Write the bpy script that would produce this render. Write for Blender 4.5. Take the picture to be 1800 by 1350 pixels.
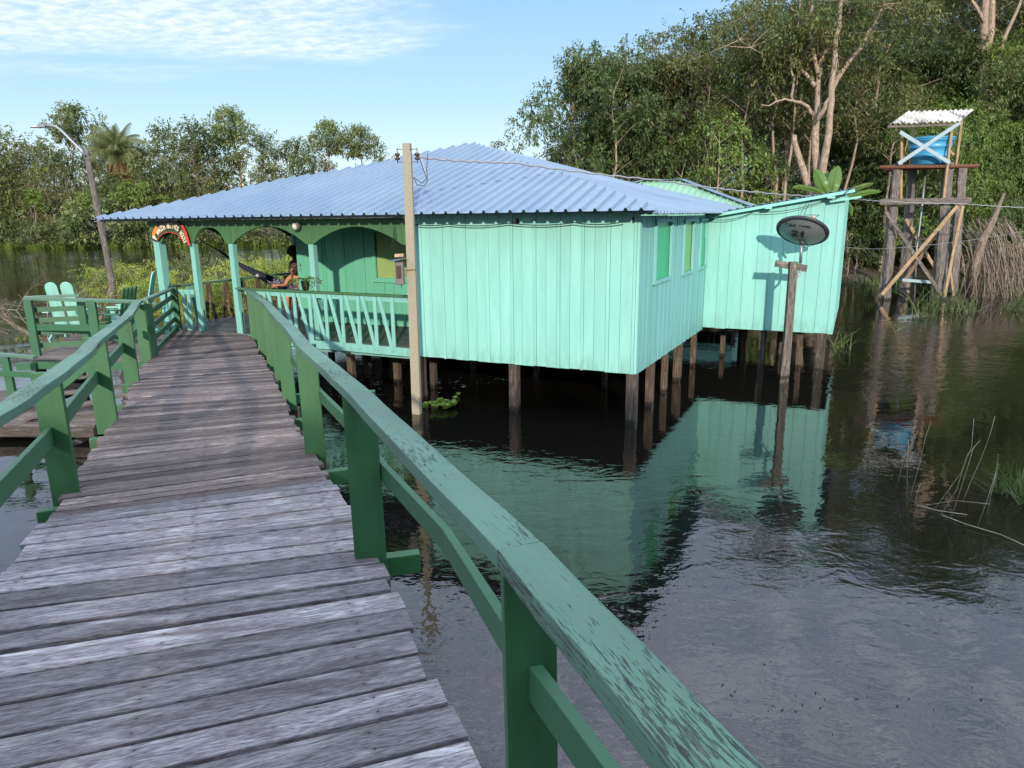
import bpy, math, random
import numpy as np
from mathutils import Vector, Matrix
R = math.radians
for o in list(bpy.data.objects): bpy.data.objects.remove(o)
C = bpy.context.scene.collection
S = bpy.context.scene
# ------------------------------------------------------------------ camera
FPX, PIT, ROLL, H = 1230.0, R(13.5), R(0.7), 3.25
cp, sp = math.cos(PIT), math.sin(PIT); cr, sr = math.cos(ROLL), math.sin(ROLL)
def ray(x, y):
    u = x-900; v = -(y-675)
    a = u*cr+v*sr; b = -u*sr+v*cr
    return np.array([a, FPX*cp+b*sp, -FPX*sp+b*cp])
CAM = np.array([0, 0, H])
def pZ(x, y, z): r = ray(x, y); return CAM+r*((z-H)/r[2])
def pY(x, y, Y): r = ray(x, y); return CAM+r*(Y/r[1])
cam = bpy.data.cameras.new('camera'); co = bpy.data.objects.new('camera', cam); C.objects.link(co)
cam.sensor_fit = 'HORIZONTAL'; cam.sensor_width = 36; cam.lens = FPX/1800*36; cam.clip_end = 6000; cam.clip_start = 0.05
c0, cx, cy = ray(900, 675), ray(901, 675)-ray(900, 675), ray(900, 674)-ray(900, 675)
fw = Vector(c0).normalized(); rt = Vector(cx).normalized(); up = Vector(cy).normalized()
m = Matrix((rt, up, -fw)).transposed().to_4x4(); m.translation = Vector(CAM); co.matrix_world = m
S.camera = co
# ------------------------------------------------------------------ sun + sky
SUN_AZ, SUN_EL = R(-87), R(17)
sd = Vector((math.cos(SUN_AZ)*math.cos(SUN_EL), math.sin(SUN_AZ)*math.cos(SUN_EL), math.sin(SUN_EL)))
sl = bpy.data.lights.new('sun', 'SUN'); sl.energy = 2.75; sl.angle = R(1.0); sl.color = (1, 0.88, 0.73)
so = bpy.data.objects.new('sun', sl); C.objects.link(so); so.rotation_euler = sd.to_track_quat('Z', 'Y').to_euler(); so.location = (0, -20, 30)
S.view_settings.view_transform = 'Standard'; S.view_settings.look = 'None'; S.view_settings.gamma = 1; S.view_settings.exposure = 0.74
try:
    S.cycles.max_bounces = 6; S.cycles.diffuse_bounces = 3; S.cycles.glossy_bounces = 3; S.cycles.transparent_max_bounces = 4
    S.cycles.caustics_reflective = False; S.cycles.caustics_refractive = False
except Exception: pass
W = bpy.data.worlds.new("World"); S.world = W; W.use_nodes = True
class NT:
    """small node helper"""
    def __init__(s, t): s.t = t; s.n = t.nodes; s.l = t.links
    def new(s, ty, **k):
        n = s.n.new(ty)
        for a, b in k.items(): setattr(n, a, b)
        return n
    def put(s, sock, v):
        if isinstance(v, bpy.types.NodeSocket): s.l.new(v, sock)
        elif v is not None:
            if hasattr(sock.default_value, '__len__') and not hasattr(v, '__len__'): v = (v,)*len(sock.default_value)
            if hasattr(v, '__len__') and len(sock.default_value) == 4 and len(v) == 3: v = (*v, 1)
            sock.default_value = v
    def math(s, op, a, b=None, c=None, clamp=False):
        n = s.new('ShaderNodeMath', operation=op); n.use_clamp = clamp
        for i, v in enumerate((a, b, c)):
            if v is not None: s.put(n.inputs[i], v)
        return n.outputs[0]
    def vmath(s, op, a, b=None):
        n = s.new('ShaderNodeVectorMath', operation=op); s.put(n.inputs[0], a)
        if b is not None: s.put(n.inputs[1], b)
        return n.outputs[0]
    def mix(s, f, a, b, mode='MIX'):
        n = s.new('ShaderNodeMix', data_type='RGBA', blend_type=mode); s.put(n.inputs[0], f); s.put(n.inputs[6], a); s.put(n.inputs[7], b); return n.outputs[2]
    def noise(s, vec, scale, detail=4, rough=.55, dist=0, out=0):
        n = s.new('ShaderNodeTexNoise'); s.put(n.inputs['Vector'], vec); n.inputs['Scale'].default_value = scale
        n.inputs['Detail'].default_value = detail; n.inputs['Roughness'].default_value = rough; n.inputs['Distortion'].default_value = dist
        return n.outputs[out]
    def mr(s, v, a, b, c=0, d=1, smooth=False):
        n = s.new('ShaderNodeMapRange'); n.interpolation_type = 'SMOOTHSTEP' if smooth else 'LINEAR'
        s.put(n.inputs[0], v)
        for i, q in enumerate((a, b, c, d)): s.put(n.inputs[i+1], q)
        return n.outputs[0]
    def ramp(s, f, stops):
        n = s.new('ShaderNodeValToRGB'); e = n.color_ramp.elements
        while len(e) < len(stops): e.new(0.5)
        for i, (p, c) in enumerate(stops): e[i].position = p; e[i].color = (*c, 1)
        s.put(n.inputs[0], f); return n.outputs[0]
    def sep(s, v): n = s.new('ShaderNodeSeparateXYZ'); s.put(n.inputs[0], v); return n.outputs
    def comb(s, x, y, z):
        n = s.new('ShaderNodeCombineXYZ')
        for i, q in enumerate((x, y, z)): s.put(n.inputs[i], q)
        return n.outputs[0]
    def bump(s, h, strength=.3, dist=.01, normal=None):
        n = s.new('ShaderNodeBump'); n.inputs['Strength'].default_value = strength; n.inputs['Distance'].default_value = dist; s.put(n.inputs['Height'], h)
        if normal: s.put(n.inputs['Normal'], normal)
        return n.outputs[0]
w = NT(W.node_tree); bg = W.node_tree.nodes['Background']
sky = w.new('ShaderNodeTexSky', sky_type='NISHITA'); sky.sun_disc = False; sky.sun_elevation = SUN_EL
sky.sun_rotation = math.atan2(sd.x, sd.y); sky.air_density = 1.0; sky.dust_density = 0.6; sky.ozone_density = 1.6
tc = w.new('ShaderNodeTexCoord').outputs['Generated']
sx, sy, sz = w.sep(tc)
zz = w.math('MAXIMUM', sz, 0.03)
px = w.math('DIVIDE', sx, zz); py = w.math('DIVIDE', sy, zz)
pv = w.comb(px, py, 0.0)
edge = w.noise(w.vmath('MULTIPLY', pv, (0.55, 1.5, 1)), 1.0, 5, .6)
side = w.mr(px, -1.1, 0.2, 0, 1.7, True)
f = w.math('ADD', py, side)
f = w.math('SUBTRACT', f, w.math('MULTIPLY', w.math('SUBTRACT', edge, .5), 3.2))
mask = w.mr(f, 5.5, 4.0, 0, 1, True)
pr = w.new('ShaderNodeMapping'); pr.inputs['Rotation'].default_value = (0, 0, R(35)); w.put(pr.inputs[0], pv)
rip = w.noise(w.vmath('MULTIPLY', pr.outputs[0], (1, 2.6, 1)), 3.6, 5, .62, .4)
rip2 = w.noise(pv, 11, 3, .6)
big = w.noise(pv, .8, 3, .5)
dens = w.mr(w.math('ADD', w.math('MULTIPLY', rip, .6), w.math('ADD', w.math('MULTIPLY', rip2, .2), w.math('MULTIPLY', big, .35))), .40, .66, .15, 1)
cl = w.math('MULTIPLY', mask, w.math('MULTIPLY', dens, w.mr(sz, .28, .6, .8, 1)))
grad = w.ramp(sz, [(0, (.41, .48, .52)), (.07, (.33, .435, .50)), (.15, (.235, .365, .475)), (.27, (.165, .305, .46)), (.6, (.12, .24, .45)), (1, (.09, .19, .40))])
haze_c = w.mix(.8, sky.outputs[0], w.mix(1, grad, (10, 10, 10), 'MULTIPLY'))
shade = w.mix(w.mr(rip2, .35, .65), (4.3, 4.8, 5.9), (5.6, 5.9, 6.6))
w.put(bg.inputs[0], w.mix(w.math('MULTIPLY', cl, .9), haze_c, w.mix(1, shade, w.comb(*[w.mr(sz, .30, .75, 1, 2.3)]*3), 'MULTIPLY'))); bg.inputs[1].default_value = 0.125

# ------------------------------------------------------------------ materials
MATS = {}
def newmat(name):
    mt = bpy.data.materials.new(name); mt.use_nodes = True; n = NT(mt.node_tree)
    b = mt.node_tree.nodes['Principled BSDF']; MATS[name] = mt; return mt, n, b
def hexv(c, k): return tuple(min(1, x*k) for x in c)
GRIME = {'turq', 'turq_side', 'turq_wing', 'turq_worn', 'turq_inner'}
def wood(name, base, dark, light, scale=(5, 70), rough=.75, paint=None, wear=(.62, .72), bump=.35, tint=0.12, stain=None, vr=.1, wsc=(2.2, 30), nails=False):
    """grained wood on UVs (u along the grain, metres); paint = colour laid over it, worn off along the grain"""
    mt, n, b = newmat(name)
    uv = n.new('ShaderNodeUVMap').outputs[0]
    g = n.noise(n.vmath('MULTIPLY', uv, (scale[0], scale[1], 1)), 1, 6, .65, .3)
    g2 = n.noise(n.vmath('MULTIPLY', uv, (2.6, 11, 1)), 1, 4, .6, 1.2)
    isl = n.new('ShaderNodeNewGeometry').outputs['Random Per Island']
    col = n.mix(n.mr(g, .35, .68), dark, base); col = n.mix(n.mr(g2, .5, .75), col, light)
    if stain:
        s1 = n.noise(n.vmath('MULTIPLY', uv, (1.1, 6, 1)), 1, 5, .7, .6)
        col = n.mix(n.math('MULTIPLY', n.mr(s1, .52, .68), .8), col, stain)
    col = n.mix(1, col, n.mix(isl, (1-tint*1.6,)*3, (1+tint,)*3), 'MULTIPLY')
    fine = n.noise(n.vmath('MULTIPLY', uv, (scale[0]*2.5, scale[1]*3.2, 1)), 1, 3, .6)
    col = n.mix(1, col, n.mix(n.mr(fine, .32, .68), (.72, .72, .72), (1.22, 1.22, 1.22)), 'MULTIPLY')
    ck_ = n.noise(n.vmath('MULTIPLY', uv, (1.7, scale[1]*.55, 1)), 1, 2, .4, .25)
    ckm = n.math('SUBTRACT', 1, n.mr(n.math('ABSOLUTE', n.math('SUBTRACT', ck_, .5)), .004, .016))
    ckm = n.math('MULTIPLY', ckm, n.mr(g2, .5, .6)); col = n.mix(n.math('MULTIPLY', ckm, .75), col, hexv(dark, .35))
    if nails:
        bu, bv, _ = n.sep(n.new('ShaderNodeUVMap', uv_map='BOARD').outputs[0])
        du = n.math('SUBTRACT', n.math('MODULO', n.math('ADD', bu, .0), .78), .115)
        dv = n.math('SUBTRACT', n.math('ABSOLUTE', bv), .042)
        dd_ = n.math('SQRT', n.math('ADD', n.math('MULTIPLY', du, du), n.math('MULTIPLY', dv, dv)))
        col = n.mix(n.mr(dd_, .0045, .0065, .9, 0), col, (.015, .01, .01)); col = n.mix(n.mr(dd_, .006, .03, .35, 0), col, (.05, .035, .03))
    h = n.math('SUBTRACT', n.math('ADD', g, n.math('MULTIPLY', fine, .35)), ckm)
    rg = rough
    if paint:
        wn = n.noise(n.vmath('MULTIPLY', uv, (*wsc, 1)), 1, 8, .72, .3)
        wn2 = n.noise(n.vmath('MULTIPLY', uv, (1.0, 3.2, 1)), 1, 4, .6)
        wf = n.mr(n.math('ADD', n.math('MULTIPLY', wn, .6), n.math('MULTIPLY', wn2, .4)), wear[0], wear[1])
        vary = n.noise(n.vmath('MULTIPLY', uv, (.9, 5, 1)), 1, 5, .6)
        pc = n.mix(n.mr(vary, .3, .7), hexv(paint, 1-vr), hexv(paint, 1+vr*.8))
        pc = n.mix(1, pc, n.mix(isl, (1-tint,)*3, (1+tint*.6,)*3), 'MULTIPLY')
        col = n.mix(wf, pc, col); h = n.math('SUBTRACT', n.math('MULTIPLY', g, .5), n.math('MULTIPLY', wf, .5))
        rg = n.mr(wf, 0, 1, rough, .85)
    if name in ('stilt_wood', 'dark_post', 'grey_wood'):
        wz_ = n.sep(n.new('ShaderNodeTexCoord').outputs['Object'])[2]
        wet = n.mr(n.math('ADD', wz_, n.math('MULTIPLY', g2, .06)), .09, .15, 1, 0)
        col = n.mix(n.math('MULTIPLY', wet, .8), col, (.015, .013, .01)); rg = n.mr(wet, 0, 1, rough, .25)
    if name in GRIME:
        ob_ = n.new('ShaderNodeTexCoord').outputs['Object']; oz = n.sep(ob_)[2]
        gn = n.noise(n.vmath('MULTIPLY', ob_, (9, 9, 2.2)), 1, 6, .7, .4); gn2 = n.noise(n.vmath('MULTIPLY', ob_, (28, 28, 3)), 1, 4, .6)
        gm = n.math('MULTIPLY', n.mr(oz, .84, 1.2, .42, 0, True), n.mr(gn, .42, .66)); sp2 = n.math('MULTIPLY', n.mr(gn2, .66, .74), .35)
        col = n.mix(n.math('MAXIMUM', gm, sp2), col, (.10, .17, .13))
    n.put(b.inputs['Base Color'], col); n.put(b.inputs['Roughness'], rg)
    n.put(b.inputs['Normal'], n.bump(h, bump, .006)); mt['nails'] = bool(nails)
    return mt
wood('deck_wood', (.37, .35, .375), (.08, .065, .068), (.54, .53, .55), (15, 105), .75, bump=1, nails=True, tint=.28, stain=(.075, .05, .055))
wood('deck_wood_warm', (.215, .175, .165), (.06, .042, .04), (.40, .335, .31), (15, 100), .8, bump=.9, nails=True, tint=.42, stain=(.07, .045, .045))
wood('rail_green', (.10, .12, .11), (.03, .03, .03), (.15, .16, .14), (3, 90), .55, paint=(.092, .195, .135), wear=(.552, .605), bump=.9, tint=.08, wsc=(17, 170), vr=.22)
wood('post_green', (.14, .12, .08), (.05, .05, .04), (.2, .2, .12), (14, 60), .5, paint=(.026, .115, .042), wear=(.64, .68), bump=.8, tint=.12, wsc=(14, 60), vr=.25)
wood('low_green', (.14, .14, .1), (.04, .04, .03), (.2, .2, .17), (6, 70), .55, paint=(.035, .125, .06), wear=(.64, .74), bump=.35, tint=.1)
wood('valance_green', (.12, .14, .08), (.04, .05, .03), (.2, .2, .12), (5, 60), .6, paint=(.055, .15, .06), wear=(.72, .85), bump=.2, tint=.14)
wood('turq', (.22, .27, .22), (.05, .06, .05), (.3, .3, .25), (4, 60), .6, paint=(.25, .57, .50), wear=(.66, .70), bump=.3, tint=.06)
wood('turq_wing', (.22, .27, .22), (.05, .06, .05), (.3, .3, .25), (4, 60), .55, paint=(.245, .58, .52), wear=(.74, .8), bump=.15, tint=.05)
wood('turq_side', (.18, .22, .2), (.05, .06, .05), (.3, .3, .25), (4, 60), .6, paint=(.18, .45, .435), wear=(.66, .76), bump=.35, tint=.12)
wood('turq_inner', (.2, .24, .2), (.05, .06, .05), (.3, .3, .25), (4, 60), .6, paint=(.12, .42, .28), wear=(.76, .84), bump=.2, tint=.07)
wood('turq_worn', (.3, .27, .2), (.1, .09, .07), (.3, .3, .25), (4, 60), .65, paint=(.20, .48, .42), wear=(.6, .7), bump=.4, tint=.1)
wood('stilt_wood', (.15, .105, .075), (.05, .035, .025), (.24, .19, .14), (3, 60), .85, bump=.5, tint=.25)
wood('grey_wood', (.22, .195, .17), (.05, .045, .04), (.36, .32, .28), (3, 45), .9, bump=.8, tint=.2)
wood('dark_post', (.11, .085, .075), (.03, .025, .02), (.2, .17, .15), (3, 45), .9, bump=.8, tint=.2)
wood('pale_wood', (.50, .36, .20), (.22, .14, .07), (.6, .48, .33), (3, 45), .8, bump=.3, tint=.15)
wood('dock_wood', (.2, .17, .15), (.08, .06, .05), (.3, .26, .23), (3, 45), .85, bump=.4, tint=.25)
wood('porch_floor', (.085, .10, .09), (.03, .035, .03), (.16, .16, .15), (4, 60), .6, bump=.3, tint=.25)
wood('brown_baluster', (.2, .16, .1), (.06, .045, .03), (.32, .27, .18), (4, 60), .8, bump=.3, tint=.25)
wood('yellow_board', (.3, .3, .1), (.2, .2, .08), (.4, .4, .15), (4, 60), .6, paint=(.25, .35, .12), wear=(.78, .86), bump=.2, tint=.05)
wood('shutter_green', (.1, .3, .15), (.1, .2, .1), (.2, .4, .2), (4, 50), .35, paint=(.03, .38, .17), wear=(.8, .9), bump=.2, tint=.08)
wood('shutter_olive', (.2, .3, .1), (.1, .2, .1), (.2, .4, .2), (4, 50), .35, paint=(.13, .37, .12), wear=(.8, .9), bump=.2, tint=.08)
wood('bark', (.26, .20, .14), (.09, .07, .05), (.42, .35, .27), (7, 10), .9, bump=.8, tint=.15)
wood('bark_pale', (.44, .34, .25), (.16, .12, .09), (.6, .5, .4), (5, 9), .85, bump=.8, tint=.12)
wood('twig', (.34, .27, .2), (.16, .12, .09), (.45, .38, .3), (9, 9), .9, bump=.3, tint=.25)
wood('reed', (.42, .38, .28), (.2, .17, .12), (.5, .46, .35), (9, 9), .8, bump=.2, tint=.2)
def plain(name, col, rough=.5, metal=0, noise=.12, scale=6, bump=0, spec=None):
    mt, n, b = newmat(name)
    o = n.new('ShaderNodeTexCoord').outputs['Object']
    q = n.noise(o, scale, 5, .6)
    c = n.mix(q, hexv(col, 1-noise*2), hexv(col, 1+noise*2))
    n.put(b.inputs['Base Color'], c); b.inputs['Roughness'].default_value = rough; b.inputs['Metallic'].default_value = metal
    if bump: n.put(b.inputs['Normal'], n.bump(n.noise(o, scale*6, 4), bump, .01))
    return mt
plain('roof_metal', (.235, .33, .46), .33, .3, .05, .9)
plain('roof_edge', (.2, .25, .25), .6, 0, .1)
plain('roof_green', (.22, .42, .28), .5, .1, .14, 2)
plain('void_dark', (.012, .015, .014), .9)  # near-black colour stands in for the shade inside the board gaps
plain('concrete', (.30, .275, .205), .9, 0, .12, 25, .3)
plain('meter_grey', (.13, .12, .13), .5, 0, .1)
plain('galv', (.28, .30, .33), .4, .6, .1)
plain('rust', (.16, .065, .035), .9, .1, .3, 12)
plain('insul', (.05, .03, .02), .3)
plain('wire_black', (.02, .02, .02), .6)
plain('wire_grey', (.3, .3, .3), .5, .4)
plain('wire_white', (.5, .5, .5), .5)
plain('ink', (.012, .014, .015), .7)
plain('dish_back', (.21, .24, .245), .45, .35, .1, 2)
plain('dish_rim', (.045, .05, .055), .5, .2)
plain('lnb', (.4, .33, .24), .6)
plain('sign_black', (.02, .025, .02), .5)
plain('sign_green', (.045, .12, .05), .6)
plain('sign_red', (.62, .055, .03), .5)
plain('sign_orange', (.85, .25, .03), .5)
plain('sign_cream', (.8, .72, .52), .6)
plain('plastic_blue', (.06, .33, .58), .4, 0, .08, 2)
plain('hammock_navy', (.028, .034, .07), .9, 0, .2, 20)
plain('cloth_white', (.45, .45, .45), .9)
plain('skin', (.52, .22, .12), .55, 0, .05)
plain('skin_dark', (.12, .055, .035), .55, 0, .05)
plain('hair', (.02, .012, .009), .7, 0, .3, 40, .8)
plain('cap', (.07, .045, .035), .9)
plain('shirt', (.13, .15, .10), .95)
plain('shirt_dark', (.06, .07, .06), .95)
plain('shorts', (.08, .08, .1), .95)
plain('print_yellow', (.6, .5, .2), .9)
plain('pot_black', (.015, .014, .013), .5)
plain('lamp_white', (.6, .58, .5), .4)
plain('hull', (.05, .055, .06), .5)
plain('stone', (.3, .27, .22), .9)
plain('soil', (.07, .055, .035), .95, 0, .3, .6)
plain('blue_plank', (.28, .38, .42), .7)
mt = MATS['roof_metal']; n = NT(mt.node_tree); b = mt.node_tree.nodes['Principled BSDF']; o_ = n.new('ShaderNodeTexCoord').outputs['Object']
q1 = n.noise(o_, .7, 6, .65, .5); q2 = n.noise(n.vmath('MULTIPLY', o_, (7, 7, 7)), 1, 5, .7)
c_ = n.mix(n.mr(q1, .35, .65), (.175, .26, .36), (.22, .31, .41)); c_ = n.mix(n.mr(q2, .6, .75, 0, .45), c_, (.17, .21, .25))
n.put(b.inputs['Base Color'], c_); n.put(b.inputs['Roughness'], n.mr(q2, .3, .7, .28, .5))
# corrugated fibre-cement sheet with a mossy dark end
mt, n, b = newmat('fibre_cement'); o_ = n.new('ShaderNodeTexCoord').outputs['Object']
q = n.noise(n.vmath('MULTIPLY', o_, (2.2, .6, 1)), 1, 5, .7, .5)
n.put(b.inputs['Base Color'], n.mix(n.mr(q, .52, .62), (.47, .46, .42), (.07, .07, .07))); b.inputs['Roughness'].default_value = .9
def leaf(name, c1, c2, c3=None, trans=.3, rough=.5):
    mt, n, b = newmat(name)
    isl = n.new('ShaderNodeNewGeometry').outputs['Random Per Island']
    oi = n.new('ShaderNodeObjectInfo').outputs['Random']
    ob = n.new('ShaderNodeTexCoord').outputs['Object']
    q = n.noise(ob, .55, 3, .5)
    k = n.math('ADD', n.math('MULTIPLY', isl, .55), n.math('MULTIPLY', n.mr(q, .3, .7), .45))
    c = n.mix(k, c1, c2)
    if c3: c = n.mix(n.mr(isl, .982, .986), c, c3)
    hs = n.new('ShaderNodeHueSaturation'); n.put(hs.inputs['Color'], c); n.put(hs.inputs['Value'], n.mr(oi, 0, 1, .8, 1.2)); n.put(hs.inputs['Hue'], n.mr(oi, 0, 1, .488, .508))
    c = hs.outputs[0]
    n.put(b.inputs['Base Color'], c); b.inputs['Roughness'].default_value = rough; b.inputs['Specular IOR Level'].default_value = .35
    t = n.new('ShaderNodeBsdfTranslucent'); n.put(t.inputs[0], n.mix(.5, c, (c2[0]*1.3, c2[1]*1.3, c2[2]*.5)))
    mx = n.new('ShaderNodeMixShader'); mx.inputs[0].default_value = trans
    n.l.new(b.outputs[0], mx.inputs[1]); n.l.new(t.outputs[0], mx.inputs[2])
    n.l.new(mx.outputs[0], mt.node_tree.nodes['Material Output'].inputs[0]); return mt
leaf('leaf_dark', (0.041, 0.070, 0.026), (0.114, 0.156, 0.054), (.25, .17, .04))
leaf('leaf_olive', (0.066, 0.090, 0.031), (0.186, 0.198, 0.072), (.26, .15, .03))
leaf('leaf_mid', (0.050, 0.090, 0.029), (0.126, 0.174, 0.060), (.25, .22, .05))
leaf('leaf_bright', (0.102, 0.174, 0.038), (0.216, 0.300, 0.078), (.32, .3, .06), .35)
leaf('leaf_yellow', (.20, .25, .04), (.42, .46, .10), (.4, .3, .06), .4)
leaf('leaf_far', (0.090, 0.120, 0.048), (0.240, 0.282, 0.108), (.2, .18, .08))
leaf('leaf_far_dark', (0.048, 0.078, 0.030), (0.132, 0.174, 0.066))
leaf('leaf_lettuce', (.12, .26, .05), (.24, .40, .09), None, .3, .35)
leaf('leaf_banana', (.08, .16, .035), (.13, .22, .05), None, .4, .35)
leaf('leaf_brown', (.2, .11, .05), (.3, .18, .09))
leaf('grass_bank', (.10, .15, .03), (.2, .26, .06), (.3, .25, .1))

# ------------------------------------------------------------------ mesh builder
LOC = {}
def tag(o, label=None, cat=None, group=None, kind=None):
    if label: o['label'] = label
    if cat: o['category'] = cat
    if group: o['group'] = group
    if kind: o['kind'] = kind
    return o
def thing(name, loc, label, cat, group=None):
    o = bpy.data.objects.new(name, None); C.objects.link(o); o.location = Vector(loc); o.empty_display_size = .2
    LOC[o.name] = Vector(loc); return tag(o, label, cat, group)
rnd = random.Random(7)
V3 = lambda p: Vector((float(p[0]), float(p[1]), float(p[2])))
class MB:
    def __init__(s): s.v = []; s.f = []; s.uv = []; s.mi = []; s.cur = 0; s.sm = []; s.smooth = False; s.uv2 = []
    def face(s, idx, uv=None, uv2=None):
        s.uv2.append(uv2 or [(9, 9)]*len(idx)); s.f.append(idx); s.uv.append(uv or [(0, 0)]*len(idx)); s.mi.append(s.cur); s.sm.append(s.smooth)
    def prism(s, a, b, ex, ey, ex2=None, ey2=None, cap=True):
        """box from a to b with half-axes ex, ey (vectors)"""
        a, b = V3(a), V3(b); ex2 = ex if ex2 is None else ex2; ey2 = ey if ey2 is None else ey2
        L = (b-a).length; o = rnd.uniform(0, 40); o2 = rnd.uniform(0, 40); i = len(s.v)
        for c, x, y in ((a, ex, ey), (b, ex2, ey2)):
            for sx, sy in ((-1, -1), (1, -1), (1, 1), (-1, 1)): s.v.append(c+x*sx+y*sy)
        wx, wy = ex.length*2, ey.length*2
        acc = 0
        for k, wd in enumerate((wx, wy, wx, wy)):
            j = (k+1) % 4
            s.face((i+k, i+j, i+4+j, i+4+k), [(o, o2+acc), (o, o2+acc+wd), (o+L, o2+acc+wd), (o+L, o2+acc)], [(0, -wd/2), (0, wd/2), (L, wd/2), (L, -wd/2)]); acc += wd+.1
        if cap:
            s.face((i+3, i+2, i+1, i), [(o, o2), (o, o2+wx), (o+.02, o2+wx), (o+.02, o2)])
            s.face((i+4, i+5, i+6, i+7), [(o, o2), (o, o2+wx), (o+.02, o2+wx), (o+.02, o2)])
    def beam(s, a, b, wd, h, upv=(0, 0, 1)):
        """wd = size across, h = size along upv"""
        a, b = V3(a), V3(b); d = (b-a).normalized(); u = Vector(upv); u = (u-d*u.dot(d)).normalized(); x = d.cross(u)
        s.prism(a, b, x*wd/2, u*h/2)
    def sweep(s, pts, wd, h, upv=(0, 0, 1)):
        """mitred rectangular board along a polyline"""
        pts = [V3(p) for p in pts]; i0 = len(s.v); n = len(pts); o = rnd.uniform(0, 40); acc = 0; us = []
        for k, p in enumerate(pts):
            d = (pts[min(k+1, n-1)]-pts[max(k-1, 0)]).normalized(); u = Vector(upv); u = (u-d*u.dot(d)).normalized(); x = d.cross(u)
            for sx, sy in ((-1, -1), (1, -1), (1, 1), (-1, 1)): s.v.append(p+x*sx*wd/2+u*sy*h/2)
            if k: acc += (p-pts[k-1]).length
            us.append(acc)
        for k in range(n-1):
            v = 0
            for q, ww in enumerate((wd, h, wd, h)):
                j = (q+1) % 4; A = i0+4*k
                s.face((A+q, A+j, A+4+j, A+4+q), [(o+us[k], o+v), (o+us[k], o+v+ww), (o+us[k+1], o+v+ww), (o+us[k+1], o+v)]); v += ww+.1
        s.face((i0+3, i0+2, i0+1, i0), [(o, o), (o, o+wd), (o+.02, o+wd), (o+.02, o)])
        e = i0+4*(n-1); s.face((e, e+1, e+2, e+3), [(o, o), (o, o+wd), (o+.02, o+wd), (o+.02, o)])
    def tube(s, pts, rad, n=8, cap=True):
        pts = [V3(p) for p in pts]; N = len(pts)
        if not hasattr(rad, '__len__'): rad = [rad]*N
        i0 = len(s.v); ref = Vector((0.3, .9, .1)); acc = 0; us = []; o = rnd.uniform(0, 40)
        for k, p in enumerate(pts):
            d = (pts[min(k+1, N-1)]-pts[max(k-1, 0)]).normalized()
            x = d.cross(ref)
            if x.length < .1: x = d.cross(Vector((1, 0, 0)))
            x.normalize(); y = d.cross(x)
            for j in range(n):
                a = 2*math.pi*j/n; s.v.append(p+(x*math.cos(a)+y*math.sin(a))*rad[k])
            if k: acc += (p-pts[k-1]).length
            us.append(acc)
        st = s.smooth; s.smooth = True
        for k in range(N-1):
            for j in range(n):
                j2 = (j+1) % n; A = i0+n*k; c = 2*math.pi*max(rad)/n
                s.face((A+j2, A+j, A+n+j, A+n+j2), [(o+us[k], o+(j+1)*c), (o+us[k], o+j*c), (o+us[k+1], o+j*c), (o+us[k+1], o+(j+1)*c)])
        s.smooth = st
        if cap:
            s.face(tuple(i0+j for j in range(n))); s.face(tuple(i0+n*(N-1)+j for j in reversed(range(n))))
    def lathe(s, org, ax, prof, n=24):
        """prof = [(r, h)] along axis"""
        org = V3(org); ax = Vector(ax).normalized(); x = ax.cross(Vector((.31, .2, .93))).normalized(); y = ax.cross(x); i0 = len(s.v)
        for r, h in prof:
            for j in range(n):
                a = 2*math.pi*j/n; s.v.append(org+ax*h+(x*math.cos(a)+y*math.sin(a))*max(r, 1e-4))
        st = s.smooth; s.smooth = True
        for k in range(len(prof)-1):
            for j in range(n):
                j2 = (j+1) % n; A = i0+n*k; s.face((A+j, A+j2, A+n+j2, A+n+j))
        s.smooth = st
        s.face(tuple(i0+j for j in reversed(range(n)))); e = i0+n*(len(prof)-1); s.face(tuple(e+j for j in range(n)))
    def plate(s, pts, nrm, th):
        """flat polygon with thickness th, along nrm"""
        i = len(s.v); nrm = Vector(nrm).normalized()*th; n = len(pts)
        for p in pts: s.v.append(V3(p))
        for p in pts: s.v.append(V3(p)+nrm)
        s.face(tuple(range(i+n-1, i-1, -1))); s.face(tuple(range(i+n, i+2*n)))
        for k in range(n):
            j = (k+1) % n; s.face((i+k, i+j, i+n+j, i+n+k))
    def build(s, name, mat, parent=None, loc=None, bevel=0, label=None, cat=None, group=None, kind=None):
        mats = mat if isinstance(mat, (list, tuple)) else [mat]
        base = Vector((0, 0, 0))
        if parent is not None:
            q = parent
            while q.name not in LOC: q = q.parent
            base = LOC[q.name]
        elif loc is not None: base = Vector(loc)
        me = bpy.data.meshes.new(name)
        me.from_pydata([tuple(Vector(v)-base) for v in s.v], [], s.f)
        uvl = me.uv_layers.new(name='UVMap'); flat = [c for u in s.uv for p in u for c in p]
        uvl.data.foreach_set('uv', flat)
        if any(MATS[m_].get('nails') for m_ in mats):
            u2 = me.uv_layers.new(name='BOARD'); u2.data.foreach_set('uv', [c for u in s.uv2 for p in u for c in p])
        for m_ in mats: me.materials.append(MATS[m_])
        me.polygons.foreach_set('material_index', s.mi); me.polygons.foreach_set('use_smooth', s.sm); me.update()
        o = bpy.data.objects.new(name, me); C.objects.link(o)
        if parent is not None: o.parent = parent
        else: o.location = base; LOC[o.name] = base
        if bevel:
            md = o.modifiers.new('bevel', 'BEVEL'); md.width = bevel; md.segments = 2; md.limit_method = 'ANGLE'; md.harden_normals = False
        return tag(o, label, cat, group, kind)
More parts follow.
